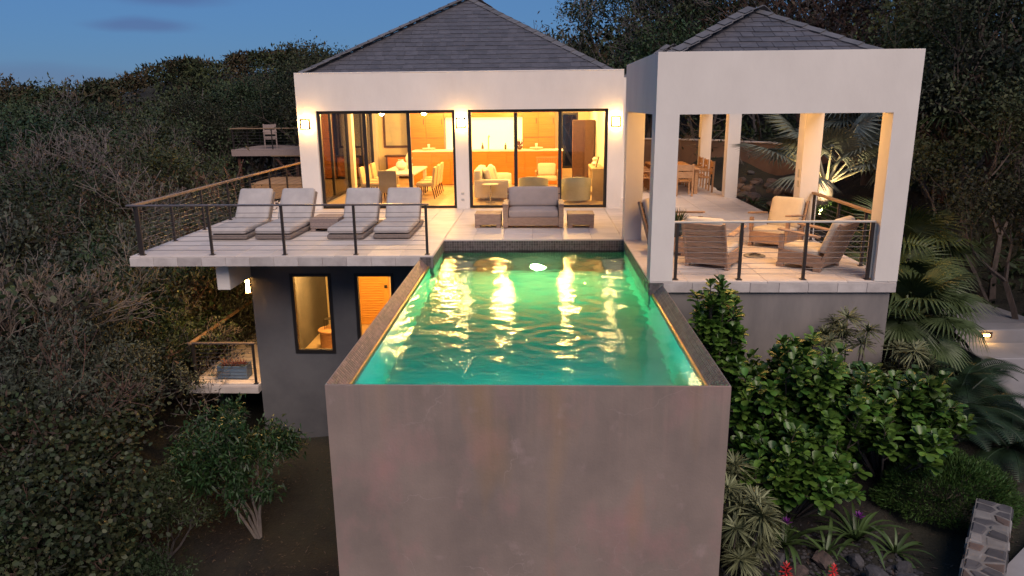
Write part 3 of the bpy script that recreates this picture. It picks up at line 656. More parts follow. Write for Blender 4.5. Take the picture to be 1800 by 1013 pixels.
box('ceiling', XHL + .305, XHR - .305, YH + .305, 20.295, 2.72, 2.85, 'plaster_in', villa, b=0)
hip_roof(villa, -1.905, 16.4, 3.97, 3.40, 5.69, .245, .17, .36, (0,), (3, 1), 5, cap_w=.17, cap_l=.36)
def slider(parent, x0, x1, n, y=YH + .14, z0=.0, z1=2.5, fw=.075, ext=True):
    fr = MB(); fr.box(x0, x1, y - .05, y + .05, z1 - fw, z1); fr.box(x0, x1, y - .05, y + .05, z0, z0 + fw * .8)
    fr.box(x0, x0 + fw, y - .05, y + .05, z0 + fw * .8, z1 - fw); fr.box(x1 - fw, x1, y - .05, y + .05, z0 + fw * .8, z1 - fw)
    d = ob('sliding_door', fr, 'dark_frame', parent, label='dark framed sliding glass door')
    w = (x1 - x0 - 2 * fw) / n
    for i in range(1, n): ob('stile', MB().cbox(x0 + fw + i * w - .045, x0 + fw + i * w + .045, y - .04, y + .04, z0 + fw * .8 + .002, z1 - fw - .002, .006), 'dark_frame', d)
    for i in range(n): ob('pane', MB().box(x0 + fw + i * w + (.045 if i else 0), x0 + fw + (i + 1) * w - (.045 if i < n - 1 else 0), y - .004, y + .004, z0 + fw * .8, z1 - fw), 'glass', d)
    return d
slider(villa, -5.547, -2.0, 3); slider(villa, -1.666, 1.879, 3)
def slider_y(parent, y0, y1, n, x, z0=.0, z1=2.5, fw=.075, mat='dark_frame'):
    fr = MB(); fr.box(x - .05, x + .05, y0, y1, z1 - fw, z1); fr.box(x - .05, x + .05, y0, y1, z0, z0 + fw * .8)
    fr.box(x - .05, x + .05, y0, y0 + fw, z0 + fw * .8, z1 - fw); fr.box(x - .05, x + .05, y1 - fw, y1, z0 + fw * .8, z1 - fw)
    d = ob('sliding_door', fr, mat, parent); w = (y1 - y0 - 2 * fw) / n
    for i in range(1, n): ob('stile', MB().cbox(x - .04, x + .04, y0 + fw + i * w - .045, y0 + fw + i * w + .045, z0 + fw * .8 + .002, z1 - fw - .002, .006), mat, d)
    for i in range(n): ob('pane', MB().box(x - .004, x + .004, y0 + fw + i * w, y0 + fw + (i + 1) * w, z0 + fw * .8, z1 - fw), 'glass', d)
slider_y(villa, 12.75, 16.45, 2, XHL + .15); slider_y(villa, 16.75, 19.9, 2, XHL + .15)
ob('back_window', MB().box(.95, 1.55, 20.44, 20.45, .3, 2.3), 'glass', villa)
ob('back_window_frame', MB().box(.95, 1.0, 20.4, 20.48, .3, 2.3).box(1.5, 1.55, 20.4, 20.48, .3, 2.3).box(1.0, 1.5, 20.4, 20.48, .3, .38).box(1.0, 1.5, 20.4, 20.48, 2.22, 2.3), 'dark_frame', villa)
for k, z in enumerate((.36, .20)):
    box('outlet_cover', -1.88, -1.80, YH - .012, YH + .002, z, z + .06, 'lamp_plate', villa, b=.004)
# wall lanterns
def lantern(loc, label, rz=0):
    t = thing('wall_lantern', label, 'wall lamp', loc, rz, 'square lanterns on the villa walls')
    ob('back_plate', MB().cbox(-.10, .10, -.014, 0, -.12, .12, .004), 'bronze', t)
    f = MB()
    for sx in (-1, 1): f.cbox(sx * .105 - .022, sx * .105 + .022, -.15, -.125, -.135, .135, .003)
    for sz in (-1, 1): f.cbox(-.083, .083, -.15, -.125, sz * .113 - .022, sz * .113 + .022, .003)
    ob('frame', f, 'bronze', t)
    ob('lamp_glass', MB().cbox(-.084, .084, -.135, -.02, -.1, .1, .006), 'glow_sconce', t)
    return t
lantern((-1.835, YH, 2.18), 'square bronze lantern on the white pier between the two glass doors')
lantern((2.06, YH, 2.18), 'square bronze lantern on the white pier beside the seating pavilion')
lantern((-5.80, YH, 2.18), 'square bronze lantern on the villa front corner above the loungers')
lantern((XHL, 13.1, 2.18), 'square bronze lantern seen edge-on round the villa corner, over the side walkway', -PI / 2)

# ------------------------------------------------------------------ villa interior
def disc_light(loc, label, power, r=.07, mat='glow_ceiling', group='lit recessed ceiling lights'):
    t = thing('ceiling_light', label, 'ceiling light', loc, 0, group)
    ob('trim_ring', MB().lathe([(r * 1.35, 0), (r * 1.35, -.012), (r, -.016), (r, -.004)], 20), 'lamp_plate', t)
    ob('lens', MB().lathe([(r * .95, -.003), (r * .8, -.02), (.01, -.026)], 16), mat, t)
    lamp('downlight', 'POINT', (0, 0, -.16), power, WARM, t, shadow_soft_size=.08)
k = 0
WHERE = ['over the near end of the dining table', 'over the far end of the dining table', 'between dining table and sofa', 'over the pale sofa', 'above the kitchen counter by the tall cabinets', 'above the kitchen counter centre', 'by the tall cupboard at the east wall', 'near the glass beside the pale armchairs']
for x, y in ((-4.2, 13.9), (-4.3, 16.4), (-2.4, 15.2), (-1.0, 14.6), (-3.2, 18.4), (-.9, 18.4), (.9, 17.6), (1.0, 13.9)):
    disc_light((x, y, 2.72), 'lit recessed ceiling light ' + WHERE[k], 300); k += 1
# kitchen
isl = thing('kitchen_counter', 'long orange timber fronted kitchen counter below the bright splashback', 'kitchen counter', (-1.6, 18, 0), world=True)
for i in range(8): box('front_panel', -4.05 + i * .62 + .002, -4.05 + (i + 1) * .62 - .002, 17.72, 17.76, .02, 1.09, 'cabinet', isl, b=.003)
box('carcass', -4.04, .90, 17.765, 18.35, 0, 1.085, 'dark_wood', isl, b=0); box('worktop', -4.08, .94, 17.70, 18.4, 1.095, 1.14, 'white_gloss', isl)
ob('tap', MB().tube([(-1.55, 18.1, 1.14), (-1.55, 18.1, 1.55), (-1.53, 18.02, 1.62), (-1.5, 17.95, 1.56)], .018, 8), 'steel', isl, smooth=True)
wallc = thing('kitchen_cabinets', 'tall orange timber kitchen cabinets along the back wall', 'cabinet', (-1.6, 20, 0), world=True)
for x0, x1 in ((-4.5, -3.9), (-3.9, -3.25), (-.45, .12), (.12, .72)):
    for z0, z1 in ((.05, 1.45), (1.46, 2.6)):
        d_ = box('door', x0 + .003, x1 - .003, 19.83, 19.86, z0, z1 - .004, 'cabinet', wallc, b=.003)
        box('handle', x1 - .08, x1 - .065, 19.80, 19.828, (z0 + z1) / 2 - .1, (z0 + z1) / 2 + .1, 'dark_frame', d_, b=.003)
for x0, x1 in ((-4.5, -3.25), (-.45, .72)): box('carcass', x0, x1, 19.865, 20.295, 0, 2.62, 'dark_wood', wallc, b=0)
box('base_units', -3.245, -.455, 19.9, 20.295, 0, .92, 'cabinet', wallc, b=0); box('top_units', -3.245, -.455, 19.86, 20.295, 2.16, 2.62, 'cabinet', wallc, b=0)
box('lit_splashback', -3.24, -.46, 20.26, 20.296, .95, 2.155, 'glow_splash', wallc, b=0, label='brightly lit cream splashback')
box('worktop', -3.245, -.455, 19.86, 20.255, .925, .96, 'white_gloss', wallc, b=0)
def bottle(x, y, z, h, r, mat, label, nm='bottle', cat='bottle'):
    ob(nm, MB().lathe([(r, 0), (r, h * .6), (r * .35, h * .75), (r * .35, h)], 12), mat, loc=(x, y, z), label=label, cat=cat, smooth=True)
bottle(-.98, 18.05, 1.141, .22, .04, 'dark_wood', 'small dark bottle standing on the kitchen counter')
bottle(-1.9, 20.05, .961, .3, .05, 'dark_wood', 'dark tall bottle in front of the lit splashback')
for i, (x, l) in enumerate(((-3.55, 'white cake stand with cup on the counter left of the pier'), (.05, 'white cake stand with cup on the counter right of the splashback'))):
    t = thing('cake_stand', l, 'cake stand', (x, 18, 1.141))
    ob('foot', MB().lathe([(.07, 0), (.02, .02), (.02, .05)], 14), 'white_gloss', t); ob('plate', MB().lathe([(.03, .05), (.22, .055), (.22, .07)], 24), 'white_gloss', t)
    ob('cup', MB().lathe([(.03, .07), (.045, .18), (.03, .2)], 12), 'white_gloss', t)
t = thing('flower_vase', 'bowl of dark foliage at the end of the kitchen counter', 'vase', (-.5, 17.95, 1.141))
ob('bowl', MB().lathe([(.05, 0), (.1, .08), (.09, .12)], 14), 'dark_wood', t)
mb = MB()
for i in range(26):
    a = rnd.uniform(0, 6.28); p = Vector((.05 * math.cos(a), .05 * math.sin(a), .1)); q = p + Vector((.12 * math.cos(a), .12 * math.sin(a), rnd.uniform(.1, .28))); sd = Vector((-math.sin(a), math.cos(a), .2)) * .02
    mb.add([p, (p + q) / 2 + sd, q, (p + q) / 2 - sd], [(0, 1, 2, 3)])
ob('foliage', mb, 'leaf_rust', t)
# dining table and slip-covered chairs
t = thing('dining_table', 'pale rectangular dining table inside the villa', 'dining table', (-3.9, 15.1, 0))
ob('top', MB().cbox(-.52, .52, -1.3, 1.3, .69, .75, .01), 'white_gloss', t)
for sx in (-1, 1):
    for sy in (-1, 1): ob('leg', MB().cbox(sx * .44 - .05, sx * .44 + .05, sy * 1.2 - .05, sy * 1.2 + .05, 0, .69, .006), 'white_gloss', t)
ob('vase', MB().lathe([(.07, 0), (.16, .1), (.15, .2), (.07, .28), (.08, .31)], 18), 'white_gloss', loc=(-3.95, 15.0, .75), label='rounded white vase on the pale dining table', cat='vase', smooth=True)
ob('coral_ornament', MB().lathe([(.05, 0), (.12, .12), (.08, .2), (.11, .32), (.05, .45), (.015, .5)], 9), 'white_gloss', loc=(-3.8, 15.5, .75), label='tall knobbly white ornament on the pale dining table', cat='ornament', smooth=True)
dc = thing('dining_chair', 'cream dining chair at the near end of the dining table', 'dining chair', (-3.98, 13.35, 0), PI, 'slip-covered chairs round the dining table')
ob('seat', MB().soft(-.25, .25, -.25, .22, .36, .48, .03, 4), 'linen_tan', dc, smooth=True)
ob('backrest', MB().soft(-.25, .25, .19, .27, .30, .92, .03, 4).tf(Matrix.Translation((0, .2, .4)) @ Matrix.Rotation(-.12, 4, 'X') @ Matrix.Translation((0, -.2, -.4))), 'linen_tan', dc, smooth=True)
for sx in (-1, 1):
    for yy, dy in ((-.2, -.02), (.2, .08)): ob('leg', MB().tube([(sx * .2, yy, .37), (sx * .2, yy + dy, 0)], [.022, .016], 6), 'dark_wood', dc)
for i, y in enumerate((14.25, 15.0, 15.75)):
    w_ = ('nearest the glass', 'in the middle', 'farthest back')[i]
    dup(dc, (-4.68, y, 0), PI / 2, 'cream dining chair on the window side of the table, ' + w_); dup(dc, (-3.12, y, 0), -PI / 2, 'cream dining chair on the sofa side of the table, ' + w_)
# painting, credenza
t = thing('painting', 'pale abstract painting in a brown frame on the back wall', 'painting', (-5.05, 20.28, 1.75))
f = MB().cbox(-.48, .48, -.03, 0, .57, .65, .004).cbox(-.48, .48, -.03, 0, -.65, -.57, .004).cbox(-.48, -.40, -.03, 0, -.57, .57, .004).cbox(.40, .48, -.03, 0, -.57, .57, .004)
ob('frame', f, 'dark_wood', t); ob('canvas', MB().box(-.4, .4, -.015, -.002, -.57, .57), 'painting', t)
t = thing('sideboard', 'dark brown arched sideboard under the painting', 'sideboard', (-4.95, 20.05, 0))
ob('top', MB().cbox(-.5, .5, -.2, .2, .80, .85, .006), 'dark_wood', t)
ob('body', MB().cbox(-.4, .4, -.16, .18, .1, .795, .006), 'cabinet', t)
for sx in (-1, 1): ob('leg', MB().cbox(sx * .43 - .03, sx * .43 + .03, -.17, .17, 0, .795, .004), 'dark_wood', t)
# living corner
t = thing('sofa', 'white sofa with cushions seen end-on through the right glass door', 'sofa', (-1.2, 14.6, 0))
ob('base', MB().soft(-.48, .48, -1.05, 1.05, .08, .42, .05, 5), 'white_linen', t, smooth=True); ob('backrest', MB().soft(-.5, -.25, -1.05, 1.05, .1, .86, .09, 5), 'white_linen', t, smooth=True)
for sy in (-1, 1): ob('arm', MB().soft(-.47, .5, sy * 1.0 - .1, sy * 1.0 + .1, .08, .6, .06, 5), 'white_linen', t, smooth=True)
for i, (y, a) in enumerate(((-.6, .3), (-.1, -.2), (.5, .25))):
    o = ob('throw_cushion', MB().soft(-.08, .08, -.23, .23, -.22, .22, .07, 5), 'white_linen' if i != 1 else 'cushion_cream', loc=(-1.33 + .05 * i, 14.6 + y, .66), rot=(.1, -.3, a), smooth=True, label=('plump white cushion at the near end of the white sofa', 'cream cushion in the middle of the white sofa', 'plump white cushion at the far end of the white sofa')[i], cat='cushion')
t = thing('side_table', 'round white pedestal table in front of the white sofa', 'side table', (-1.19, 13.2, 0))
ob('top', MB().lathe([(.01, .50), (.22, .50), (.22, .52)], 24), 'white_gloss', t); ob('stem', MB().tube([(0, 0, .02), (0, 0, .5)], .018, 8), 'steel', t); ob('base', MB().lathe([(.14, 0), (.14, .012), (.02, .02)], 20), 'steel', t)
def tub(loc, rz, label):
    t = thing('tub_chair', label, 'armchair', loc, rz, 'pale tub armchairs behind the outdoor sofa')
    sh = MB(); n = 14; V = []; Fc = []
    for i in range(n + 1):
        a = PI * (-.08 + 1.16 * i / n); top = .60 + .1 * math.sin(max(0, min(PI, a)))
        for r, z in ((.40, .06), (.42, top), (.33, top), (.32, .3)): V.append((r * math.cos(a), r * math.sin(a) * .95, z))
    for i in range(n):
        for q in range(3): Fc.append((i * 4 + q, (i + 1) * 4 + q, (i + 1) * 4 + q + 1, i * 4 + q + 1)[::-1])
    ob('shell', sh.add(V, Fc), 'sage_fabric', t, smooth=True); ob('seat', MB().soft(-.32, .32, -.36, .28, .08, .42, .06, 5), 'sage_fabric', t, smooth=True)
tub((1.15, 13.45, 0), PI + .1, 'pale sage tub armchair beside the console table'); tub((-.02, 13.6, 0), PI - .15, 'pale sage tub armchair behind the outdoor sofa, nearer the white sofa')
t = thing('rattan_chair', 'slatted rattan armchair with cream cushion facing the terrace', 'armchair', (.38, 16.2, 0))
for sx in (-1, 1):
    ob('arm', MB().cbox(sx * .34 - .03, sx * .34 + .03, -.35, .35, .55, .6, .006), 'rattan', t)
    for sy in (-1, 1): ob('leg', MB().cbox(sx * .34 - .025, sx * .34 + .025, sy * .32 - .025, sy * .32 + .025, 0, .55, .005), 'rattan', t)
for i in range(9): ob('back_slat', MB().cbox(-.3 + i * .075 - .018, -.3 + i * .075 + .018, .3, .325, .35, .95, .004), 'rattan', t)
ob('back_rail', MB().cbox(-.34, .34, .29, .335, .95, 1.0, .006), 'rattan', t); ob('seat', MB().soft(-.31, .31, -.34, .28, .3, .44, .05, 4), 'cushion_cream', t, smooth=True); ob('back_cushion', MB().soft(-.28, .28, .14, .28, .44, .82, .06, 5), 'white_linen', t, smooth=True)
t = thing('console_table', 'narrow pale console table against the east wall', 'console table', (1.76, 14.3, 0))
ob('top', MB().cbox(-.17, .17, -.75, .75, .84, .89, .006), 'linen_tan', t)
for sy in (-1, 1): ob('side', MB().cbox(-.16, .16, sy * .70 - .03, sy * .70 + .03, 0, .84, .006), 'linen_tan', t)
ob('shelf', MB().cbox(-.15, .15, -.66, .66, .2, .24, .004), 'linen_tan', t)
t = thing('picture_frame', 'small framed picture leaning on the console table', 'picture frame', (1.72, 13.9, .89))
ob('frame', MB().cbox(-.015, .015, -.12, .12, 0, .3, .004).tf(Matrix.Rotation(.25, 4, 'Y')), 'dark_wood', t); ob('picture', MB().box(-.019, -.0155, -.09, .09, .03, .27).tf(Matrix.Rotation(.25, 4, 'Y')), 'painting', t)
ob('coral_piece', MB().lathe([(.06, 0), (.1, .06), (.05, .12), (.08, .18), (.01, .25)], 8), 'white_gloss', loc=(1.74, 14.5, .89), label='white coral ornament on the console table', cat='ornament')
t = thing('tall_cupboard', 'tall plum brown cupboard at the end of the living room', 'cupboard', (1.42, 17.3, 0))
ob('body', MB().cbox(-.2, .5, -.2, .2, 0, 2.1, .008), 'dark_wood', t); ob('door', MB().cbox(-.185, .14, -.222, -.203, .1, 2.05, .004), 'dark_wood', t); ob('door', MB().cbox(.15, .485, -.222, -.203, .1, 2.05, .004), 'dark_wood', t)
t = thing('twin_bulb_light', 'ceiling bar light with glowing globes above the dining table', 'ceiling light', (-3.85, 15.1, 2.72))
ob('stem', MB().tube([(0, 0, 0), (0, 0, -.32)], .012, 6), 'steel', t); ob('bar', MB().tube([(-.62, 0, -.32), (.62, 0, -.32)], .012, 6), 'white_gloss', t)
for x in (-.62, .62): ob('globe', MB().lathe([(.01, -.40), (.06, -.37), (.075, -.32), (.06, -.27), (.01, -.25)], 12, (x, 0, 0)), 'glow_sconce', t, smooth=True)

# ------------------------------------------------------------------ pavilions
def pavilion(name, label, x0, x1, y0, y1, zt, zb, cw, apex, seed, course, indiv, cols, wmin=.16, wmax=.34):
    t = thing(name, label, 'pavilion', ((x0 + x1) / 2, (y0 + y1) / 2, -.01), world=True)
    mb = MB().box(x0, x1, y0, y0 + cw, zb, zt); mb.box(x0, x1, y1 - cw, y1, zb, zt); mb.box(x0, x0 + cw, y0 + cw, y1 - cw, zb, zt); mb.box(x1 - cw, x1, y0 + cw, y1 - cw, zb, zt)
    ob('ring_beam', mb, 'plaster', t)
    for (cx, cy) in cols: ob('column', MB().box(cx, cx + cw, cy, cy + cw, .001, zb), 'plaster', t)
    ob('ceiling', MB().box(x0 + cw, x1 - cw, y0 + cw, y1 - cw, zb + .25, zb + .35), 'plaster', t)
    half = (x1 - x0) / 2 - .2; cx, cy = (x0 + x1) / 2, (y0 + y1) / 2
    hip_roof(t, cx, cy, half, zt - .1, apex, course, wmin, wmax, indiv, (1, 3, 0), seed, cap_w=.15, cap_l=.30)
    return t
CW = .34
pav = pavilion('seating_pavilion', 'white square columned pavilion with small slate roof over the armchairs', XJ, XPR, YP, 7.95, 3.346, 2.48, CW, 4.10, 3, .19, (0,), [(XJ, YP), (XPR - CW, YP), (XJ, 7.95 - CW), (XPR - CW, 7.95 - CW)])
box('switch_plate', XPR - CW - .012, XPR - CW + .0, 7.7, 7.78, 1.02, 1.14, 'lamp_plate', pav, b=.003); box('switch_plate', XPR - CW - .012, XPR - CW + .0, 7.7, 7.78, 1.2, 1.36, 'lamp_plate', pav, b=.003)
box('outlet_cover', XPR - CW - .012, XPR - CW, 4.22, 4.3, .38, .5, 'lamp_plate', pav, b=.003)
pavilion('dining_pavilion', 'second white slate roofed pavilion behind, over the outdoor dining table', 2.30, 5.72, 14.1, 17.9, 3.30, 2.48, CW, 4.22, 8, .19, (), [(2.30, 14.1), (5.38, 14.1), (2.30, 17.56), (5.38, 17.56)])
PW = ['over the chair nearest the pool column', 'over the chair by the corner column', 'over the chair by the side rail', 'over the chair facing the pool']
for i, (x, y) in enumerate(((3.15, 5.5), (4.2, 5.5), (4.2, 6.5), (3.15, 6.5))):
    disc_light((x, y, 2.73), 'recessed ceiling light in the seating pavilion ' + PW[i], 54, group='pavilion ceiling lights')
for i, (x, y) in enumerate(((4.0, 15.2), (4.0, 16.9))): disc_light((x, y, 2.73), ('near', 'far')[i] + ' recessed ceiling light in the dining pavilion', 60, group='dining pavilion ceiling lights')

# ------------------------------------------------------------------ lower storey
low = thing('lower_storey', 'dark grey lower storey wing with tall window under the terrace', 'building', (-4, 9, -4.5), world=True)
Z0, ZF, XW, YW, YK, ZD = -4.9, -3.0, -5.72, 7.45, 11.7, -.633
mb = MB()
xs = [XW, -4.916, -4.07, -3.60, -2.79, -2.03]
for i in (0, 2, 4): mb.box(xs[i], xs[i + 1], YW, YW + .25, Z0, -.187)
mb.box(xs[1], xs[2], YW, YW + .25, ZD, -.187); mb.box(xs[1], xs[2], YW, YW + .25, Z0, -2.337)
mb.box(xs[3], xs[4], YW, YW + .25, ZD, -.187); mb.box(xs[3], xs[4], YW, YW + .25, Z0, ZF)
ob('front_wall', mb, 'grey_stucco', low)
ob('west_wall', MB().box(XW, XW + .25, YW + .25, 16, Z0, -.187), 'grey_stucco', low)
ob('back_wall', MB().box(XW + .25, -2.03, YK, 11.85, Z0, -.187), 'plaster_in', low)
ob('east_wall', MB().box(-2.3, -2.03, YW + .25, YK, Z0, -.187), 'plaster_in', low)
ob('partition', MB().box(-4.76, -4.68, 10.2, YK - .002, ZF + .002, -.422), 'plaster_in', low)
ob('floor', MB().box(XW + .25, -2.3, YW + .25, YK, -3.15, ZF), 'floor_in', low)
ob('ceiling', MB().box(XW + .25, -2.3, YW + .25, YK, -.42, -.35), 'plaster_in', low)
def wframe(x0, x1, z0, z1, y, fw=.07, name='window'):
    fr = MB().box(x0, x1, y - .06, y + .05, z1 - fw, z1).box(x0, x1, y - .06, y + .05, z0, z0 + fw).box(x0, x0 + fw, y - .06, y + .05, z0 + fw, z1 - fw).box(x1 - fw, x1, y - .06, y + .05, z0 + fw, z1 - fw)
    d = ob(name, fr, 'dark_frame', low); ob('pane', MB().box(x0 + fw, x1 - fw, y - .004, y + .004, z0 + fw, z1 - fw), 'glass', d); return d
wframe(-4.916, -4.07, -2.337, ZD, YW + .04); wframe(-3.60, -2.79, ZF, ZD, YW + .04, name='glazed_door')
dl = box('louvred_door', -4.64, -3.80, 11.62, 11.69, ZF + .01, -.75, 'louvre_wood', low, b=.004, label='orange louvred timber door seen through the glazed door')
for i in range(30): ob('louvre', MB().cbox(-4.52, -3.92, -.012, .012, -.004, .004, .002).tf(Matrix.Translation((0, 11.605, -2.85 + i * .066)) @ Matrix.Rotation(.6, 4, 'X')), 'louvre_wood', dl)
box('door_handle', -3.90, -3.83, 11.57, 11.618, -2.0, -1.92, 'dark_frame', dl, b=.004)
mb = MB()
for i in range(60):
    mb.cbox(0, .03, 0, .03, 0, .01, .001) if 0 else None
cur = MB(); V = []; n = 40
for i in range(n + 1):
    a = i / n; V += [(-5.42 + .3 * a, 8.0 + .05 * math.sin(a * 40), ZF + .05), (-5.42 + .3 * a, 8.0 + .05 * math.sin(a * 40), -.45)]
cur.add(V, [(2 * i, 2 * i + 2, 2 * i + 3, 2 * i + 1) for i in range(n)])
ob('curtain', cur, 'cushion_cream', label='cream curtain hanging behind the tall lower window', cat='curtain', smooth=True)
t = thing('drum_stool', 'round wooden drum stool behind the tall lower window', 'stool', (-4.85, 9.7, ZF))
ob('body', MB().lathe([(.20, 0), (.24, .02), (.24, .4), (.2, .42)], 24), 'teak_warm', t, smooth=True); ob('top', MB().lathe([(.26, .42), (.28, .44), (.28, .47), (.26, .49)], 24), 'teak_warm', t, smooth=True)
t = thing('glass_lantern', 'small wire and glass lantern standing on the drum stool', 'lantern', (-4.85, 9.7, ZF + .49))
for sx in (-1, 1):
    for sy in (-1, 1): ob('wire', MB().tube([(sx * .1, sy * .08, 0), (sx * .1, sy * .08, .24)], .006, 5), 'dark_frame', t)
ob('top', MB().cbox(-.11, .11, -.09, .09, .24, .255, .003), 'dark_frame', t)
for i, (x, y) in enumerate(((-4.75, 9.2), (-3.1, 9.8))):
    disc_light((x, y, -.42), 'recessed ceiling light in the lower storey ' + ('behind the tall window', 'behind the glazed door')[i], 170 if i else 380, group='lower storey ceiling lights')
ob('cantilever_beam', MB().cbox(-5.95, -5.705, 6.42, YW + .02, -.72, -.187, .01), 'plaster', label='pale cantilever beam end under the lounger terrace', cat='beam')
t = thing('tube_wall_light', 'lit vertical tube lamp on the grey lower wall corner', 'wall lamp', (XW, 7.53, -.93))
ob('bracket', MB().cbox(-.13, 0, -.03, .03, -.15, -.125, .004), 'bronze', t); ob('tube', MB().tube([(-.11, 0, -.12), (-.11, 0, .14)], .035, 12), 'glow_sconce', t)
lamp('tube_light', 'POINT', (-.26, -.02, -.02), 150, WARM, t, shadow_soft_size=.06)
# lower balcony
mb = MB().box(-7.2, XW - .002, 7.28, 12.4, -3.17, -3.04); bal = ob('balcony', mb, 'trav_edge', label='narrow lit balcony beside the lower storey', cat='balcony')
for i in range(34): ob('plank', MB().cbox(-7.195, XW - .004, 7.30 + i * .15, 7.30 + i * .15 + .143, -3.038, -3.002, .004), 'travertine', bal)
for y in (8.4, 11.6): ob('support_post', MB().box(-7.1, -6.9, y, y + .2, -6.4, -3.175), 'grey_stucco', bal)

# ------------------------------------------------------------------ railings
def railing(name, label, runs, zb, zt, ncab=9, top='rail_top', pw=.045):
    # runs: list of (points on plan of posts, (start,end) of top rail, rail material)
    allp = [p for r in runs for p in r[0]]; c = allp[0]
    t = thing(name, label, 'railing', (c[0], c[1], zb), world=True); seen = set()
    for posts, ends, tmat, thick in runs:
        for (x, y) in posts:
            if (round(x, 2), round(y, 2)) in seen: continue
            seen.add((round(x, 2), round(y, 2)))
            ob('post', MB().cbox(x - pw / 2, x + pw / 2, y - pw / 2, y + pw / 2, zb + .001, zt - thick, .004), 'rail_metal', t)
            ob('post_foot', MB().cbox(x - .045, x + .045, y - .045, y + .045, zb + .0005, zb + .012, .003), 'rail_metal', t)
        a, b = Vector((*ends[0], zt - thick / 2)), Vector((*ends[1], zt - thick / 2))
        ob('handrail', MB().bar(a, b, .075, thick, .008), tmat, t)
        p, q = posts[0], posts[-1]
        for k in range(ncab):
            z = zb + .09 + k * (zt - zb - .16) / ncab
            ob('cable', MB().tube([(*p, z), (*q, z)], .0042, 5), 'cable', t)
    return t
railing('terrace_railing', 'dark cable railing round the lounger terrace with timber side handrail',
        [([(-7.18, 6.22), (-5.88, 6.22), (-4.53, 6.22), (-3.21, 6.22), (-1.90, 6.22)], ((-7.38, 6.22), (-1.84, 6.22)), 'rail_top', .03),
         ([(-7.27, 6.3), (-7.27, 7.63), (-7.27, 9.0), (-7.27, 10.4), (-7.27, 11.8), (-7.27, 13.2), (-7.27, 14.6), (-7.27, 16.0)], ((-7.31, 6.27), (-7.31, 16.1)), 'wood_rail', .05)], 0, .93)
rl = railing('pavilion_railing', 'cable railing across the front of the seating pavilion with pale handrail',
        [([(2.225, 4.24), (3.195, 4.24), (4.165, 4.24), (5.13, 4.24)], ((2.165, 4.24), (5.15, 4.24)), 'lamp_plate', .03)], 0, .91)
ob('bent_handrail_end', MB().tube([(5.14, 4.24, .895), (5.155, 4.24, .895), (5.17, 4.24, .87), (5.172, 4.24, .8), (5.172, 4.24, .03)], .02, 8), 'lamp_plate', rl, smooth=True)
railing('pavilion_side_railing', 'cable railing with timber handrail between the pavilion side columns',
        [([(5.44, 7.5), (5.44, 6.3), (5.44, 5.2), (5.44, 4.55)], ((5.44, 7.58), (5.44, 4.48)), 'wood_rail', .045)], 0, .94)
railing('balcony_railing', 'cable railing with timber handrail round the lower balcony',
        [([(-7.05, 7.40), (-5.80, 7.40)], ((-7.17, 7.40), (-5.74, 7.40)), 'rail_top', .035),
         ([(-7.09, 7.44), (-7.09, 8.9), (-7.09, 10.4), (-7.09, 12.1)], ((-7.10, 7.36), (-7.10, 12.3)), 'wood_rail', .05)], ZF, -2.09)
# distant decks
d1 = thing('timber_deck', 'lower timber deck behind the side walkway, beyond the loungers', 'deck', (-10, 25, -.6), world=True)
box('frame', -12.2, -8.4, 24.2, 27.2, -1.25, -.65, 'teak_warm', d1, b=.01)
for i in range(18): box('plank', -12.22, -8.38, 24.18 + i * .17, 24.18 + i * .17 + .16, -.645, -.6, 'teak_warm', d1, b=.004)
for x in (-12, -8.6): box('post', x, x + .15, 24.4, 24.55, -5.5, -1.26, 'dark_wood', d1, b=0)
d2 = thing('upper_timber_deck', 'high timber deck with cable rail up the slope behind', 'deck', (-12, 30, .6), world=True)
box('frame', -14.6, -8.8, 28.3, 32, .28, .555, 'teak_grey', d2, b=.01)
for i in range(22): box('plank', -14.6, -8.8, 28.3 + i * .17, 28.3 + i * .17 + .16, .56, .6, 'teak_grey', d2, b=.004)
for x, y in ((-14.4, 28.5), (-11.6, 28.5), (-9.0, 28.5)): box('post', x, x + .15, y, y + .15, -4.5, .278, 'dark_wood', d2, b=0)
ob('brace', MB().bar((-11.5, 28.55, -1.2), (-12.6, 28.5, .3), .1, .1), 'dark_wood', d2)
railing('deck_railing', 'thin cable railing round the high timber deck', [([(-14.5, 28.4), (-12.6, 28.4), (-10.8, 28.4), (-9.0, 28.4)], ((-14.6, 28.4), (-8.9, 28.4)), 'wood_rail', .05), ([(-14.5, 28.5), (-14.5, 30.2), (-14.5, 31.9)], ((-14.5, 28.4), (-14.5, 32)), 'wood_rail', .05)], .6, 1.6, 6)
railing('low_deck_railing', 'cable railing along the lower timber deck beyond the loungers', [([(-12.1, 27.0), (-10.5, 27.0), (-9.0, 27.0)], ((-12.2, 27.0), (-8.4, 27.0)), 'wood_rail', .05)], -.6, .4, 7)
def outdoor_chair(loc, rz, label, mat='teak_warm', group=None):
    t = thing('garden_chair', label, 'chair', loc, rz, group)
    for sx in (-1, 1):
        ob('leg', MB().bar((sx * .22, -.22, 0), (sx * .22, -.22, .62), .05, .05), mat, t); ob('leg', MB().bar((sx * .22, .24, 0), (sx * .22, .27, .92), .05, .05), mat, t)
        ob('arm', MB().cbox(sx * .23 - .03, sx * .23 + .03, -.25, .25, .62, .65, .005), mat, t)
    for i in range(5): ob('seat_slat', MB().cbox(-.24, .24, -.23 + i * .09, -.16 + i * .09, .42, .445, .004), mat, t)
    ob('back_board', MB().cbox(-.2, .2, .25, .275, .52, .70, .004), mat, t); ob('back_board', MB().cbox(-.2, .2, .255, .28, .73, .90, .004), mat, t); ob('front_rail', MB().cbox(-.2, .2, -.24, -.21, .34, .42, .004), mat, t)
    return t
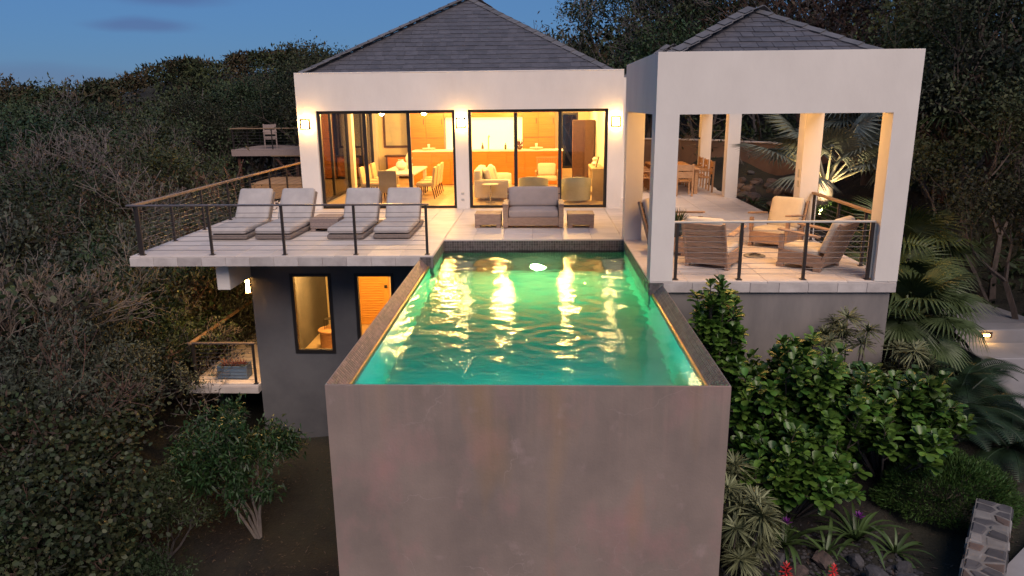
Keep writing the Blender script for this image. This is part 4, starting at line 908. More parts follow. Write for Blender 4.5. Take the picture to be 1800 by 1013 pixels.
gc = outdoor_chair((-13.0, 29.3, .6), .35, 'timber chair standing on the high deck up the slope', 'teak_grey')
gc.scale = (1.25, 1.25, 1.25)

# ------------------------------------------------------------------ outdoor furniture
lo = thing('sun_lounger', 'grey cushioned sun lounger nearest the terrace outer corner', 'sun lounger', (-6.195, 7.70, 0), 0, 'sun loungers in a row on the terrace')
ob('base', MB().soft(-.385, .385, 0, 1.98, .005, .115, .045, 8), 'lounger_base', lo, smooth=True)
ob('seat_cushion', MB().soft(-.375, .375, .0, 1.40, .115, .255, .06, 8, .012), 'cushion', lo, smooth=True)
hm = Matrix.Translation((0, 1.36, .13)) @ Matrix.Rotation(math.radians(52), 4, 'X')
ob('back_frame', MB().cbox(-.385, .385, 0, .80, -.03, .035, .012).tf(hm), 'lounger_base', lo)
ob('back_cushion', MB().soft(-.375, .375, .02, .82, .04, .17, .06, 8, .012).tf(hm), 'cushion', lo, smooth=True)
ob('seam', MB().tube([(-.37, .01, .185), (.37, .01, .185)], .006, 6), 'cushion_taupe', lo)
ob('prop', MB().bar((0, 1.9, .11), (0, 1.72, .5), .3, .025), 'lounger_base', lo)
for x, l in ((-5.28, 'second grey sun lounger from the outer corner, left of the low table'), (-3.795, 'grey sun lounger right of the low table'), (-2.855, 'grey sun lounger nearest the pool')): dup(lo, (x, 7.70 + (.03 if x > -3 else 0), 0), rnd.uniform(-.025, .025), l)
def low_table(loc, sx, sy, h, label, mat='teak_grey', group=None):
    t = thing('low_table', label, 'side table', loc, 0, group)
    n = 6
    for i in range(n): ob('top_slat', MB().cbox(-sx / 2, sx / 2, -sy / 2 + i * sy / n + .003, -sy / 2 + (i + 1) * sy / n - .003, h - .035, h, .004), mat, t)
    for s_ in (-1, 1):
        ob('apron', MB().cbox(-sx / 2 + .005, sx / 2 - .005, s_ * (sy / 2 - .02) - .015, s_ * (sy / 2 - .02) + .015, .07, h - .037, .004), mat, t)
        ob('apron', MB().cbox(s_ * (sx / 2 - .02) - .015, s_ * (sx / 2 - .02) + .015, -sy / 2 + .037, sy / 2 - .037, .07, h - .037, .004), mat, t)
        for s2 in (-1, 1): ob('foot', MB().cbox(s_ * (sx / 2 - .06) - .05, s_ * (sx / 2 - .06) + .05, s2 * (sy / 2 - .05) - .03, s2 * (sy / 2 - .05) + .03, 0, .069, .004), mat, t)
low_table((-4.5, 9.05, 0), .62, .75, .28, 'low slatted timber table between the middle sun loungers')
low_table((-.985, 9.33, 0), .58, .56, .31, 'low square timber table on the left of the outdoor sofa', 'teak'); low_table((1.045, 9.28, 0), .58, .56, .31, 'low square timber table on the right of the outdoor sofa', 'teak')
low_table((2.44, 6.25, 0), .62, .5, .33, 'low timber table with a potted plant behind the pavilion column', 'teak')
t = thing('outdoor_sofa', 'taupe cushioned timber outdoor loveseat facing the pool', 'sofa', (.01, 9.4, 0))
for s_ in (-1, 1):
    ob('arm_panel', MB().cbox(s_ * .605 - .055, s_ * .605 + .055, -.42, .40, .02, .50, .006), 'teak', t); ob('arm_rest', MB().cbox(s_ * .605 - .065, s_ * .605 + .065, -.44, .42, .502, .535, .008), 'teak', t)
ob('front_board', MB().cbox(-.548, .548, -.41, -.37, .06, .24, .006), 'teak', t); ob('seat_deck', MB().cbox(-.548, .548, -.368, .40, .14, .22, .006), 'teak', t)
bm_ = Matrix.Translation((0, .30, .22)) @ Matrix.Rotation(-.22, 4, 'X')
for i in range(4): ob('back_slat', MB().cbox(-.6, .6, .10, .13, .02 + i * .15, .15 + i * .15, .005).tf(bm_), 'teak', t)
ob('seat_cushion', MB().soft(-.545, .545, -.40, .26, .225, .40, .05, 8, .012), 'cushion_taupe', t, smooth=True); ob('back_cushion', MB().soft(-.56, .56, -.05, .10, .16, .62, .06, 8).tf(bm_), 'cushion_taupe', t, smooth=True)
# pavilion armchairs
def armchair(loc, rz, label, cush='cushion_cream'):
    t = thing('armchair', label, 'armchair', loc, rz, 'timber armchairs in the pavilion')
    for s_ in (-1, 1):
        side = MB().prism([(-.36, .075), (-.36, .30), (.36, .26), (.36, .075)], 'x', s_ * .34 - .02, s_ * .34 + .02)
        ob('side_panel', side, 'teak', t)
        for y in (-.32, .30): ob('foot', MB().cbox(s_ * .335 - .03, s_ * .335 + .03, y - .06, y + .06, 0, .074, .004), 'teak', t)
        ob('arm_post', MB().cbox(s_ * .345 - .03, s_ * .345 + .03, -.36, -.28, .302, .545, .005), 'teak', t)
        ob('arm_rest', MB().cbox(s_ * .355 - .055, s_ * .355 + .055, -.39, .30, .0, .03, .008).tf(Matrix.Translation((0, 0, .545)) @ Matrix.Rotation(-.10, 4, 'X') @ Matrix.Translation((0, 0, .03))), 'teak', t)
    ob('front_board', MB().cbox(-.318, .318, -.37, -.34, .08, .29, .005), 'teak', t)
    ob('seat_deck', MB().cbox(-.318, .318, -.335, .34, .17, .2, .004), 'teak', t)
    bm2 = Matrix.Translation((0, .27, .10)) @ Matrix.Rotation(-.36, 4, 'X')
    for i in range(7): ob('back_slat', MB().cbox(-.33, .33, .07, .095, .0 + i * .108, .100 + i * .108, .004).tf(bm2), 'teak', t)
    for s_ in (-1, 1): ob('back_stile', MB().cbox(s_ * .335 - .022, s_ * .335 + .022, .05, .105, 0, .775, .004).tf(bm2), 'teak', t)
    ob('seat_cushion', MB().soft(-.315, .315, -.37, .26, .2, .35, .05, 7, .012).tf(Matrix.Rotation(-.05, 4, 'X')), cush, t, smooth=True)
    ob('back_cushion', MB().soft(-.31, .31, -.09, .06, .20, .80, .065, 7).tf(bm2), cush, t, smooth=True)
    return t
armchair((3.06, 5.33, 0), math.radians(148), 'timber armchair with its slatted back to the pavilion rail, near the pool column')
armchair((4.58, 5.20, 0), math.radians(-134), 'reclined timber armchair beside the right front pavilion column')
armchair((4.60, 7.02, 0), math.radians(-40), 'cream cushioned armchair facing the pool at the back of the pavilion')
armchair((2.72, 7.1, 0), math.radians(42), 'cream cushioned armchair half hidden behind the front pavilion column')
t = thing('fire_bowl', 'small round stone plate with a driftwood twig on the pavilion floor', 'bowl', (3.93, 6.0, 0))
ob('plate', MB().lathe([(.17, .001), (.19, .012), (.18, .02), (.10, .014)], 28), 'rock_light', t, smooth=True); ob('twig', MB().tube([(-.1, -.04, .03), (0, .01, .045), (.12, .03, .03)], [.012, .016, .008], 6), 'bark', t); ob('twig', MB().tube([(-.05, .07, .03), (.02, .02, .05), (.08, -.05, .03)], [.01, .013, .007], 6), 'bark', t)
# outdoor dining
t = thing('outdoor_dining_table', 'teak dining table under the rear pavilion', 'dining table', (4.2, 16.2, 0))
for i in range(8): ob('top_board', MB().cbox(-.62 + i * .155, -.62 + i * .155 + .15, -1.35, 1.35, .70, .75, .005), 'teak_warm', t)
for sx in (-1, 1):
    for sy in (-1, 1): ob('leg', MB().cbox(sx * .54 - .05, sx * .54 + .05, sy * 1.22 - .05, sy * 1.22 + .05, 0, .699, .006), 'teak_warm', t)
    ob('apron', MB().cbox(sx * .54 - .02, sx * .54 + .02, -1.16, 1.16, .6, .698, .004), 'teak_warm', t)
g = 'teak chairs round the outdoor dining table'
outdoor_chair((4.3, 14.62, 0), PI, 'teak chair with its back to the armchairs, at the outdoor dining table end', group=g)
for i, y in enumerate((15.5, 16.3, 17.1)):
    w_ = ('nearest the armchairs', 'in the middle', 'farthest from the armchairs')[i]
    outdoor_chair((5.05, y, 0), -PI / 2, 'teak chair on the garden side of the outdoor dining table, ' + w_, group=g); outdoor_chair((3.3, y, 0), PI / 2, 'teak chair on the villa side of the outdoor dining table, ' + w_, group=g)

# ------------------------------------------------------------------ vegetation tools
def npmesh(name, V, n):
    me = bpy.data.meshes.new(name); V = np.asarray(V, np.float32).reshape(-1, 3); k = len(V) // n
    me.vertices.add(len(V)); me.vertices.foreach_set('co', V.ravel()); me.loops.add(len(V)); me.loops.foreach_set('vertex_index', np.arange(len(V), dtype=np.int32))
    me.polygons.add(k); me.polygons.foreach_set('loop_start', np.arange(k, dtype=np.int32) * n)
    me.update(calc_edges=True); return me
def unit(a): return a / np.maximum(np.linalg.norm(a, axis=-1, keepdims=True), 1e-9)
SH = dict(lance=[(.3, .42), (.65, .36)], round=[(.25, .62), (.7, .85)], obov=[(.4, .5), (.8, .80)], rhomb=[(.5, .5)], strap=[(.35, .5), (.8, .3)])
def leaves(P, D, Ln, Wd, shape='rhomb', rs=None, fold=.18, roll=1.0, droop=0.0):
    P = np.asarray(P, float); D = unit(np.asarray(D, float)); n = len(P); Ln = np.broadcast_to(Ln, (n,)).astype(float); Wd = np.broadcast_to(Wd, (n,)).astype(float)
    ref = np.array([0, 0, 1.0]) + rs.normal(0, .55 * roll, (n, 3)); side = unit(np.cross(D, ref)); up = np.cross(side, D)
    pts = SH[shape]; cols = [P]
    L_ = []
    for t, w in pts: L_.append((t, w))
    left = [P + D * (Ln * t)[:, None] + side * (Wd * w)[:, None] + up * (Wd * w * fold)[:, None] - np.array([0, 0, 1]) * (droop * Ln * t * t)[:, None] for t, w in L_]
    tip = [P + D * Ln[:, None] - np.array([0, 0, 1]) * (droop * Ln)[:, None]]
    right = [P + D * (Ln * t)[:, None] - side * (Wd * w)[:, None] + up * (Wd * w * fold)[:, None] - np.array([0, 0, 1]) * (droop * Ln * t * t)[:, None] for t, w in reversed(L_)]
    A = np.stack([P] + left + tip + right, 1)
    return A.reshape(-1, 3), 2 + 2 * len(pts)
def skel(rs, base, stems, L0, r0, levels, split, ang, shrink=.72, up=.12, wob=.18, lean=.35):
    segs, tips = [], []
    def rec(p, d, L_, r, lev):
        for k in range(2):
            d = d + rs.normal(0, wob, 3) + np.array([0, 0, up]); d = d / np.linalg.norm(d); q = p + d * L_ / 2; segs.append((p, q, r, r * .82)); p = q; r *= .82
            if lev <= 1: tips.append((p, d))
        if lev <= 0: return
        m = split if rs.rand() > .25 else max(2, split - 1)
        a0 = rs.uniform(0, 6.28)
        t = np.cross(d, [0, 0, 1.0]); t = t / np.linalg.norm(t) if np.linalg.norm(t) > .1 else np.array([1.0, 0, 0]); b = np.cross(d, t)
        for i in range(m):
            a = a0 + i * 6.283 / m + rs.uniform(-.5, .5); an = ang * rs.uniform(.5, 1.25)
            nd = d * math.cos(an) + (t * math.cos(a) + b * math.sin(a)) * math.sin(an)
            rec(p, nd, L_ * shrink * rs.uniform(.75, 1.2), r * .74, lev - 1)
    for s_ in range(stems):
        a = s_ * 6.283 / stems + rs.uniform(-.5, .5); d = np.array([math.cos(a) * lean, math.sin(a) * lean, 1.0]); rec(np.asarray(base, float) + np.array([math.cos(a), math.sin(a), 0]) * r0 * (stems > 1), d / np.linalg.norm(d), L0 * rs.uniform(.8, 1.15), r0, levels)
    return segs, tips
def segmesh(name, segs, n=4, minr=0.0):
    A = np.array([np.concatenate([s_[0], s_[1], [s_[2], s_[3]]]) for s_ in segs]); p, q, r0, r1 = A[:, :3], A[:, 3:6], np.maximum(A[:, 6], minr), np.maximum(A[:, 7], minr)
    d = unit(q - p); ref = np.where(np.abs(d[:, 2:3]) < .9, np.array([[0, 0, 1.0]]), np.array([[1.0, 0, 0]])); a = unit(np.cross(d, ref)); b = np.cross(a, d)
    out_ = []
    for k in range(n):
        t0, t1 = 2 * PI * k / n, 2 * PI * (k + 1) / n
        c0 = a * math.cos(t0) + b * math.sin(t0); c1 = a * math.cos(t1) + b * math.sin(t1)
        out_.append(np.stack([p + c0 * r0[:, None], p + c1 * r0[:, None], q + c1 * r1[:, None], q + c0 * r1[:, None]], 1))
    return npmesh(name, np.concatenate(out_, 0).reshape(-1, 3), 4)
def make_plant(name, label, cat, seed, mat_bark, mat_leaf, stems=1, L0=1.6, r0=.08, levels=4, split=3, ang=.6, shrink=.72, up=.12, wob=.18, lean=.2, per=6, ll=.12, lw=.06, shape='rhomb', spread=.18, droop=.15, minr=.004, nseg=4, keep=1.0, roll=1.0, group=None, lift=0.0):
    rs = np.random.RandomState(seed); segs, tips = skel(rs, (0, 0, lift), stems, L0, r0, levels, split, ang, shrink, up, wob, lean)
    if lift: segs += [(np.array([.12 * math.cos(a), .12 * math.sin(a), 0]), np.array([.03 * math.cos(a), .03 * math.sin(a), lift + .05]), r0 * 1.5, r0 * 1.1) for a in (.3, 2.3, 4.4)]
    t = thing(name, label, cat, (0, 0, 0), 0, group)
    ob('trunk', segmesh('trunk', segs, nseg, minr), mat_bark, t)
    if per > 0:
        T = [q for q in tips if rs.rand() < keep]
        P = np.repeat(np.array([q[0] for q in T]), per, 0); D = np.repeat(np.array([q[1] for q in T]), per, 0)
        P = P + rs.normal(0, spread, P.shape) * np.array([1, 1, .8]); D = unit(D * .6 + rs.normal(0, .75, D.shape) + np.array([0, 0, .15]))
        V, n = leaves(P, D, rs.uniform(.7, 1.3, len(P)) * ll, rs.uniform(.8, 1.2, len(P)) * lw, shape, rs, droop=droop, roll=roll)
        ob('crown', npmesh('crown', V, n), mat_leaf, t)
    t['n'] = len(tips)
    return t
used = {}
def place(proto, x, y, rz=None, sc=1.0, label=None, dz=-.15, sz=None, group=None, tilt=0.0):
    z = H(x, y) + dz; rz = rnd.uniform(0, 6.28) if rz is None else rz
    s3 = (sc, sc, sc if sz is None else sz)
    if proto.name not in used:
        used[proto.name] = 1; proto.location = (x, y, z); proto.rotation_euler = (rnd.uniform(-tilt, tilt), rnd.uniform(-tilt, tilt), rz); proto.scale = s3
        if label: proto['label'] = label
        if group: proto['group'] = group
        return proto
    return dup(proto, (x, y, z), rz, label, s3, group)

# ------------------------------------------------------------------ woodland prototypes
TR = [make_plant('leafy_tree', 'x', 'tree', 31 + i, 'bark', ('leaf_dark', 'leaf_olive', 'leaf_dark', 'leaf_olive')[i], stems=(1, 2, 3, 2)[i], L0=(1.9, 1.5, 1.3, 1.7)[i], r0=.10, levels=4, split=3, ang=.62, shrink=.74, lean=.3, per=(30, 26, 20, 26)[i], ll=.115, lw=.055, shape='rhomb', spread=.22, droop=.2) for i in range(4)]
BR = [make_plant('bare_tree', 'x', 'tree', 51 + i, 'twig_grey', ('leaf_grey', 'leaf_olive', 'leaf_brown')[i], stems=2 + i % 2, L0=1.35, r0=.06, levels=6, split=(3, 2, 3)[i], ang=.55, shrink=.74, up=.07, wob=.24, lean=.45, per=(1, 2, 3)[i], ll=.10, lw=.05, spread=.12, minr=.0055, nseg=3, keep=.35) for i in range(3)]
RD = [make_plant('twiggy_shrub', 'x', 'shrub', 61 + i, 'twig_red', 'leaf_brown', stems=4, L0=.95, r0=.05, levels=4, split=3, ang=.55, shrink=.74, up=.10, wob=.24, lean=.6, per=3, ll=.11, lw=.045, spread=.12, minr=.006, nseg=3, keep=.8) for i in range(2)]
GR = [make_plant('grey_leaved_shrub', 'x', 'shrub', 71 + i, 'twig_grey', ('leaf_grey', 'leaf_olive')[i], stems=5, L0=.8, r0=.04, levels=4, split=3, ang=.5, shrink=.72, up=.2, lean=.5, per=12, ll=.085, lw=.034, shape='lance', spread=.09, nseg=3) for i in range(2)]
# individual woodland plants you can tell apart
def pix(px, py, d):
    # world point seen at photo pixel (px,py) at range d
    xx = (px - 900) / F_PX; uu = (506.5 - py) / F_PX; v = _cam_axis(xx, uu, 1.0); v = v * (d / math.hypot(v.x, v.y)); return CAM[0] + v.x, CAM[1] + v.y
LEAN_ = dict(TR='green leafy tree', BR='pale bare branched tree', RD='reddish twiggy shrub', GR='grey leaved upright shrub')
wood_n = {}
SIL = ([-400, 0, 60, 105, 150, 200, 240, 280, 330, 400, 430, 470, 510, 545, 600, 650, 680, 720, 770, 930, 1000, 1060, 3000], [120, 128, 134, 120, 140, 143, 134, 115, 103, 110, 95, 92, 80, 66, 48, 76, 40, 25, 10, 5, -10, -60, -60])
def topz(px, d):
    v = _cam_axis((px - 900) / F_PX, (506.5 - np.interp(px, *SIL)) / F_PX, 1.0); return CAM[2] + d * v.z / math.hypot(v.x, v.y)
HT = {}
def height_of(o):
    if o.data is None and o.name not in HT: HT[o.name] = max(v.co.z for ch in o.children for v in ch.data.vertices)
    return HT[o.name]
def region(px, d):
    for lim, w in ((60, 'at the left picture edge'), (170, 'in the left valley'), (290, 'under the low saddle of the ridge'), (400, 'below the far knoll'), (500, 'left of the high deck'), (660, 'beside the villa roof edge'), (900, 'behind the villa roof'), (1110, 'between villa and pavilion roofs'), (1260, 'behind the pavilion roof slope'), (1420, 'behind the pavilion roof peak'), (1600, 'above the pavilion corner'), (1700, 'beside the pavilion corner'), (9999, 'on the dark right bank')):
        if px < lim: break
    return w + (', front row' if d < 22 else ', second row' if d < 30 else ', third row' if d < 40 else ', back row')
def wood(kind, px, d, sc, where=None, i=None, sz=None):
    pool_ = dict(TR=TR, BR=BR, RD=RD, GR=GR)[kind]; pr = pool_[(rnd.randrange(len(pool_)) if i is None else i) % len(pool_)]
    x, y = pix(px, 300, d)
    room = topz(px, d) - H(x, y); h_ = height_of(pr)
    if px < 1000 and h_ * sc > room: sc = room / h_ * rnd.uniform(.86, 1.0)
    if sc < .4: return None
    o = place(pr, x, y, None, sc, sz=sz)
    if where: o['label'] = LEAN_[kind] + ' ' + where; o['group'] = 'named hillside plants'
    else: o['label'] = ('small ' if sc < .95 else 'big ' if sc > 1.35 else '') + LEAN_[kind] + ' ' + region(px, d); o['group'] = LEAN_[kind] + 's in the woodland'
    return o
# behind the villa and pavilion, left to right
for px, d, k, sc, i in ((610, 31, 'TR', 1.15, 0), (620, 34, 'TR', 1.25, 1), (500, 47, 'TR', 1.3, 2), (470, 46, 'TR', 1.3, 0), (590, 44, 'TR', 1.3, 3), (680, 40, 'BR', .85, 0), (730, 44, 'BR', .85, 1), (960, 34, 'RD', 1.9, 0), (1010, 31, 'BR', 1.25, 1), (1060, 30, 'TR', 1.15, 1), (1100, 33, 'BR', 1.35, 0), (1140, 29, 'TR', 1.3, 2), (1175, 31, 'TR', 1.3, 0), (1230, 30, 'BR', 1.4, 1), (1290, 33, 'RD', 2.1, 1), (1330, 29, 'BR', 1.4, 0), (1400, 30, 'RD', 2.1, 0), (1450, 28, 'BR', 1.4, 1), (1500, 28, 'RD', 2.0, 1), (1540, 30, 'BR', 1.45, 0), (1590, 27, 'RD', 1.7, 0),
                        (1640, 24, 'TR', 1.15, 2), (1690, 25, 'TR', 1.25, 0), (1740, 22, 'TR', 1.2, 3), (1790, 23, 'TR', 1.3, 1), (1830, 19, 'TR', 1.2, 2), (1720, 19, 'TR', .85, 0), (1780, 17.5, 'TR', .85, 3), (1680, 20, 'RD', 1.2, 0), (1640, 20, 'GR', 1.5, 0), (1850, 16, 'TR', .8, 1), (1120, 38, 'TR', 1.5, 3), (1210, 37, 'TR', 1.5, 1), (1350, 38, 'TR', 1.4, 0), (1560, 36, 'TR', 1.4, 2), (1020, 38, 'TR', 1.2, 2), (1450, 40, 'TR', 1.4, 3), (930, 42, 'TR', 1.0, 1)):
    wood(k, px, d, sc, None, i)
# valley side, left
grid = []
rg = random.Random(77)
for ring, (d0, d1, n_, s0, s1) in enumerate(((17, 24, 20, .7, 1.05), (24, 36, 34, .9, 1.4), (36, 58, 46, 1.1, 1.8))):
    for i in range(n_):
        px = -140 + (i + rg.uniform(.1, .9)) * (700 / n_) if ring else -160 + (i + rg.uniform(.1, .9)) * (640 / n_)
        d = rg.uniform(d0, d1); x, y = pix(px, 300, d)
        if x > -8.6 and y < 28: continue
        if -16.4 < x < -8 and 23 < y < 33: continue
        if 330 < px < 560 and d < 37: continue
        k = rg.choices(['TR', 'BR', 'RD', 'GR'], [(.26, .26, .26, .22), (.34, .32, .24, .10), (.42, .30, .23, .05)][ring])[0]
        wood(k, px, d, rg.uniform(s0, s1) * (1.25 if k in ('RD', 'GR') else .95))
# named ones in the photo
wood('RD', 335, 27, 1.15, 'glowing brownish below the high timber deck', 0); wood('RD', 340, 21, 1.2, 'tangled beyond the side walkway rail', 1)
wood('BR', 205, 30, 1.25, 'with silvery forked limbs in the valley', 0); wood('BR', 110, 24, 1.05, 'leaning over the dark thicket', 1); wood('BR', 330, 34, 1.15, 'standing just below the far knoll', 1)

def wood_to(kind, px, py, d, i, where):
    # a plant whose top reaches photo height py at range d
    v = _cam_axis((px - 900) / F_PX, (506.5 - py) / F_PX, 1.0); pr = dict(TR=TR, BR=BR, RD=RD)[kind][i]; x, y = pix(px, 300, d)
    o = place(pr, x, y, None, min(1.9, (CAM[2] + d * v.z / math.hypot(v.x, v.y) - H(x, y) + .15) / height_of(pr)), LEAN_[kind] + ' ' + where); o['group'] = 'named hillside plants'
for a in (('BR', 40, 205, 31, 0, 'with forked limbs near the left edge'), ('BR', 165, 225, 29, 2, 'spreading over the dark valley'), ('BR', 250, 200, 31, 0, 'with silvery twigs in mid valley'), ('BR', 100, 270, 21, 2, 'low in the shaded valley'), ('RD', 300, 265, 20, 0, 'filling the slope beyond the terrace corner'), ('TR', 140, 170, 34, 0, 'with a round dark crown in the valley'), ('TR', 260, 160, 38, 1, 'with a broad crown under the knoll'), ('TR', 20, 165, 33, 2, 'with a dark crown at the far left'), ('TR', 370, 150, 42, 3, 'with a full crown left of the villa'), ('TR', 600, 50, 37, 1, 'with a tall crown rising beside the villa roof'), ('TR', 560, 66, 40, 0, 'with a leafy crown left of the villa roof'), ('BR', 300, 130, 46, 1, 'standing bare below the ridge top'), ('BR', 110, 140, 44, 2, 'standing bare on the left ridge')):
    wood_to(*a)
# far woodland: one mass of crowns on the ridges
rs = np.random.RandomState(9); nT = 2600
fx = rs.uniform(-150, 70, nT); fy = rs.uniform(42, 165, nT); keep = (fx < 60) & (np.hypot(fx, fy + 7) > 55); fx, fy = fx[keep], fy[keep]
fz = np.concatenate([hgt(fx[i:i + 400], fy[i:i + 400]) for i in range(0, len(fx), 400)])
per = 150; rad = rs.uniform(1.2, 2.7, len(fx)); hh = rs.uniform(2.2, 4.6, len(fx))
_dx, _dy = fx - CAM[0], fy - CAM[1]; _a = np.arctan2(_dx, _dy) + YAW; pxs = 900 + F_PX * np.tan(np.clip(_a, -1.3, 1.3)) * 1.03
room = np.array([topz(p_, d_) for p_, d_ in zip(pxs, np.hypot(_dx, _dy))]) - fz; hh = np.where(pxs < 1000, np.minimum(hh, room / 1.12), hh); keep = (hh > 1.0) & ~((pxs > 385) & (pxs < 545) & (fy < 40))
fx, fy, fz, rad, hh = fx[keep], fy[keep], fz[keep], rad[keep], hh[keep]; rad = np.minimum(rad, hh * .9); nT = len(fx)
U = unit(rs.normal(0, 1, (nT, per, 3))); rr_ = rs.uniform(.35, 1.05, (nT, per, 1)) ** .6
lob = 1 + .35 * np.sin(U[..., :1] * 5 + fx[:, None, None]) * np.cos(U[..., 1:2] * 4 + fy[:, None, None])
P = np.stack([fx, fy, fz + hh * .62], 1)[:, None, :] + U * rr_ * lob * np.stack([rad, rad, hh * .5], 1)[:, None, :]
P = P.reshape(-1, 3); D = unit(U.reshape(-1, 3) + rs.normal(0, .8, P.shape))
V, n = leaves(P, D, rs.uniform(.35, .8, len(P)), rs.uniform(.15, .35, len(P)), 'rhomb', rs)
fm = npmesh('far_woodland', V, n); tints = np.array([(.75, .95, .75), (.55, .72, .55), (1.15, .85, .75), (1.25, 1.05, 1.0), (.95, 1.1, .7), (1.0, .75, .70), (.45, .55, .45)])[rs.randint(0, 7, nT)] * rs.uniform(.75, 1.25, (nT, 1))
ca = fm.color_attributes.new('tint', 'FLOAT_COLOR', 'POINT'); ca.data.foreach_set('color', np.concatenate([np.repeat(np.repeat(tints, per, 0), n, 0), np.ones((nT * per * n, 1))], 1).astype(np.float32).ravel())
ob('far_woodland', fm, 'far_wood', kind='stuff', label='dusky scrub woodland covering the far ridges', cat='woodland')
# low undergrowth filling the slope
nU = 5200; ux = rs.uniform(-34, -6.2, nU); uy = rs.uniform(-2, 44, nU); keep = ~((ux > -8.6) & (uy > 6)) & ~((ux > -7.6) & (uy > 4.5)); ux, uy = ux[keep], uy[keep]; nU = len(ux)
uz = np.concatenate([hgt(ux[i:i + 400], uy[i:i + 400]) for i in range(0, nU, 400)])
per = 40; U = unit(rs.normal(0, 1, (nU, per, 3))); sc_ = rs.uniform(.35, .9, (nU, 1, 1))
P = (np.stack([ux, uy, uz + .35], 1)[:, None, :] + U * sc_ * np.array([.8, .8, .7])).reshape(-1, 3)
V, n = leaves(P, unit(U.reshape(-1, 3) + rs.normal(0, .6, P.shape)), rs.uniform(.06, .13, len(P)), rs.uniform(.025, .05, len(P)), 'rhomb', rs)
ob('undergrowth', npmesh('undergrowth', V, n), 'leaf_olive', kind='stuff', label='low tangled undergrowth on the left slope', cat='undergrowth')
nU = 1500; ux = rs.uniform(6.3, 26, nU); uy = rs.uniform(6, 36, nU); keep = ((ux > 9.6) | (uy > 19)) ; ux, uy = ux[keep], uy[keep]; nU = len(ux)
uz = np.concatenate([hgt(ux[i:i + 400], uy[i:i + 400]) for i in range(0, nU, 400)])
U = unit(rs.normal(0, 1, (nU, per, 3))); sc_ = rs.uniform(.35, .9, (nU, 1, 1)); P = (np.stack([ux, uy, uz + .35], 1)[:, None, :] + U * sc_ * np.array([.9, .9, .8])).reshape(-1, 3)
V, n = leaves(P, unit(U.reshape(-1, 3) + rs.normal(0, .6, P.shape)), rs.uniform(.12, .26, len(P)), rs.uniform(.05, .1, len(P)), 'lance', rs)
ob('undergrowth', npmesh('undergrowth', V, n), 'leaf_dark', kind='stuff', label='dark undergrowth on the right hand bank', cat='undergrowth')

# ------------------------------------------------------------------ left foreground thicket
SG = [make_plant('sea_grape_bush', 'x', 'bush', 81 + i, 'twig_red', 'leaf_grape', stems=6, L0=.75, r0=.035, levels=4, split=3, ang=.6, shrink=.74, up=.14, lean=.7, per=(17, 16)[i], ll=.062, lw=.034, shape='round', spread=.14, nseg=4, roll=1.4) for i in range(2)]
GT = [make_plant('thicket_shrub', 'x', 'bush', 91 + i, 'twig_grey', ('leaf_dark', 'leaf_grey')[i], stems=5, L0=.8, r0=.035, levels=4, split=3, ang=.55, shrink=.74, up=.2, lean=.6, per=15, ll=.075, lw=.028, shape='lance', spread=.10, nseg=3) for i in range(2)]
BK = make_plant('bleached_bush', 'x', 'bush', 101, 'twig_tan', 'leaf_grape', stems=12, L0=.62, r0=.035, levels=5, split=3, ang=.5, shrink=.72, up=.10, wob=.16, lean=.95, per=1, ll=.09, lw=.05, shape='round', spread=.06, nseg=4, minr=.0075, keep=.18, lift=1.5)
place(BK, -9.0, 5.1, .3, (.35 - H(-9.0, 5.1)) / height_of(BK), 'bleached twiggy bush with knobbly pale branches by the left edge', dz=-.05)
place(BK, -10.6, 5.6, 1.9, (.2 - H(-10.6, 5.6)) / height_of(BK), 'second bleached twiggy bush cut by the left picture edge', dz=-.05)
for (x, y, sc, i, dz, l) in ((-7.2, 3.2, 1.15, 0, .3, 'round leaved bush in front of the left thicket'), (-8.7, 2.6, 1.2, 0, .1, 'round leaved bush on the left picture edge'), (-7.4, .9, 1.1, 0, .0, 'lowest round leaved bush at the left corner')):
    place(SG[i], x, y, None, sc, l, dz=dz)
for (x, y, sc, i, l) in ((-8.2, 4.2, 1.25, 1, 'silvery leaved shrub below the bleached twigs'), (-7.5, 2.6, 1.1, 1, 'silvery leaved shrub among the round leaved bushes'), (-6.6, 2.9, .9, 0, 'dark shrub in front of the round leaved bushes'), (-7.9, 1.7, 1.1, 0, 'dark shrub low on the left picture edge'), (-8.9, 8.2, 1.3, 0, 'dark shrub against the balcony rail'), (-8.9, 9.8, 1.7, 1, 'silvery shrub beyond the lower balcony'), (-9.6, 12.0, 1.8, 0, 'dark shrub beyond the terrace side rail'), (-8.6, 13.5, 1.7, 1, 'silvery shrub beside the terrace walkway'), (-6.2, 3.9, .8, 0, 'small dark shrub beside the slender tree'), (-9.9, 9.0, 1.7, 0, 'dark shrub below the terrace outer corner'), (-8.5, 11.2, 1.6, 0, 'dark shrub behind the lower balcony'), (-10.2, 14.5, 1.9, 1, 'silvery shrub down the slope by the walkway'), (-6.3, 2.6, .7, 0, 'low dark shrub at the foot of the thicket'), (-8.4, 6.4, 1.1, 1, 'silvery shrub below the terrace corner'), (-8.9, 7.3, 1.2, 0, 'dark shrub under the terrace corner'), (-9.6, 6.4, 1.3, 1, 'silvery shrub behind the bleached twigs'), (-9.9, 4.2, 1.2, 0, 'dark shrub at the left edge under the bleached twigs'), (-11, 11, 1.9, 0, 'tall dark shrub down the valley slope'), (-11.5, 8, 1.9, 1, 'silvery tall shrub on the left slope'), (-12.5, 13, 2.0, 0, 'dark tall shrub on the left slope'), (-8.7, 10.2, 1.2, 1, 'silvery shrub pressed against the lower balcony')):
    place(GT[i], x, y, None, sc, l, dz=-.05)
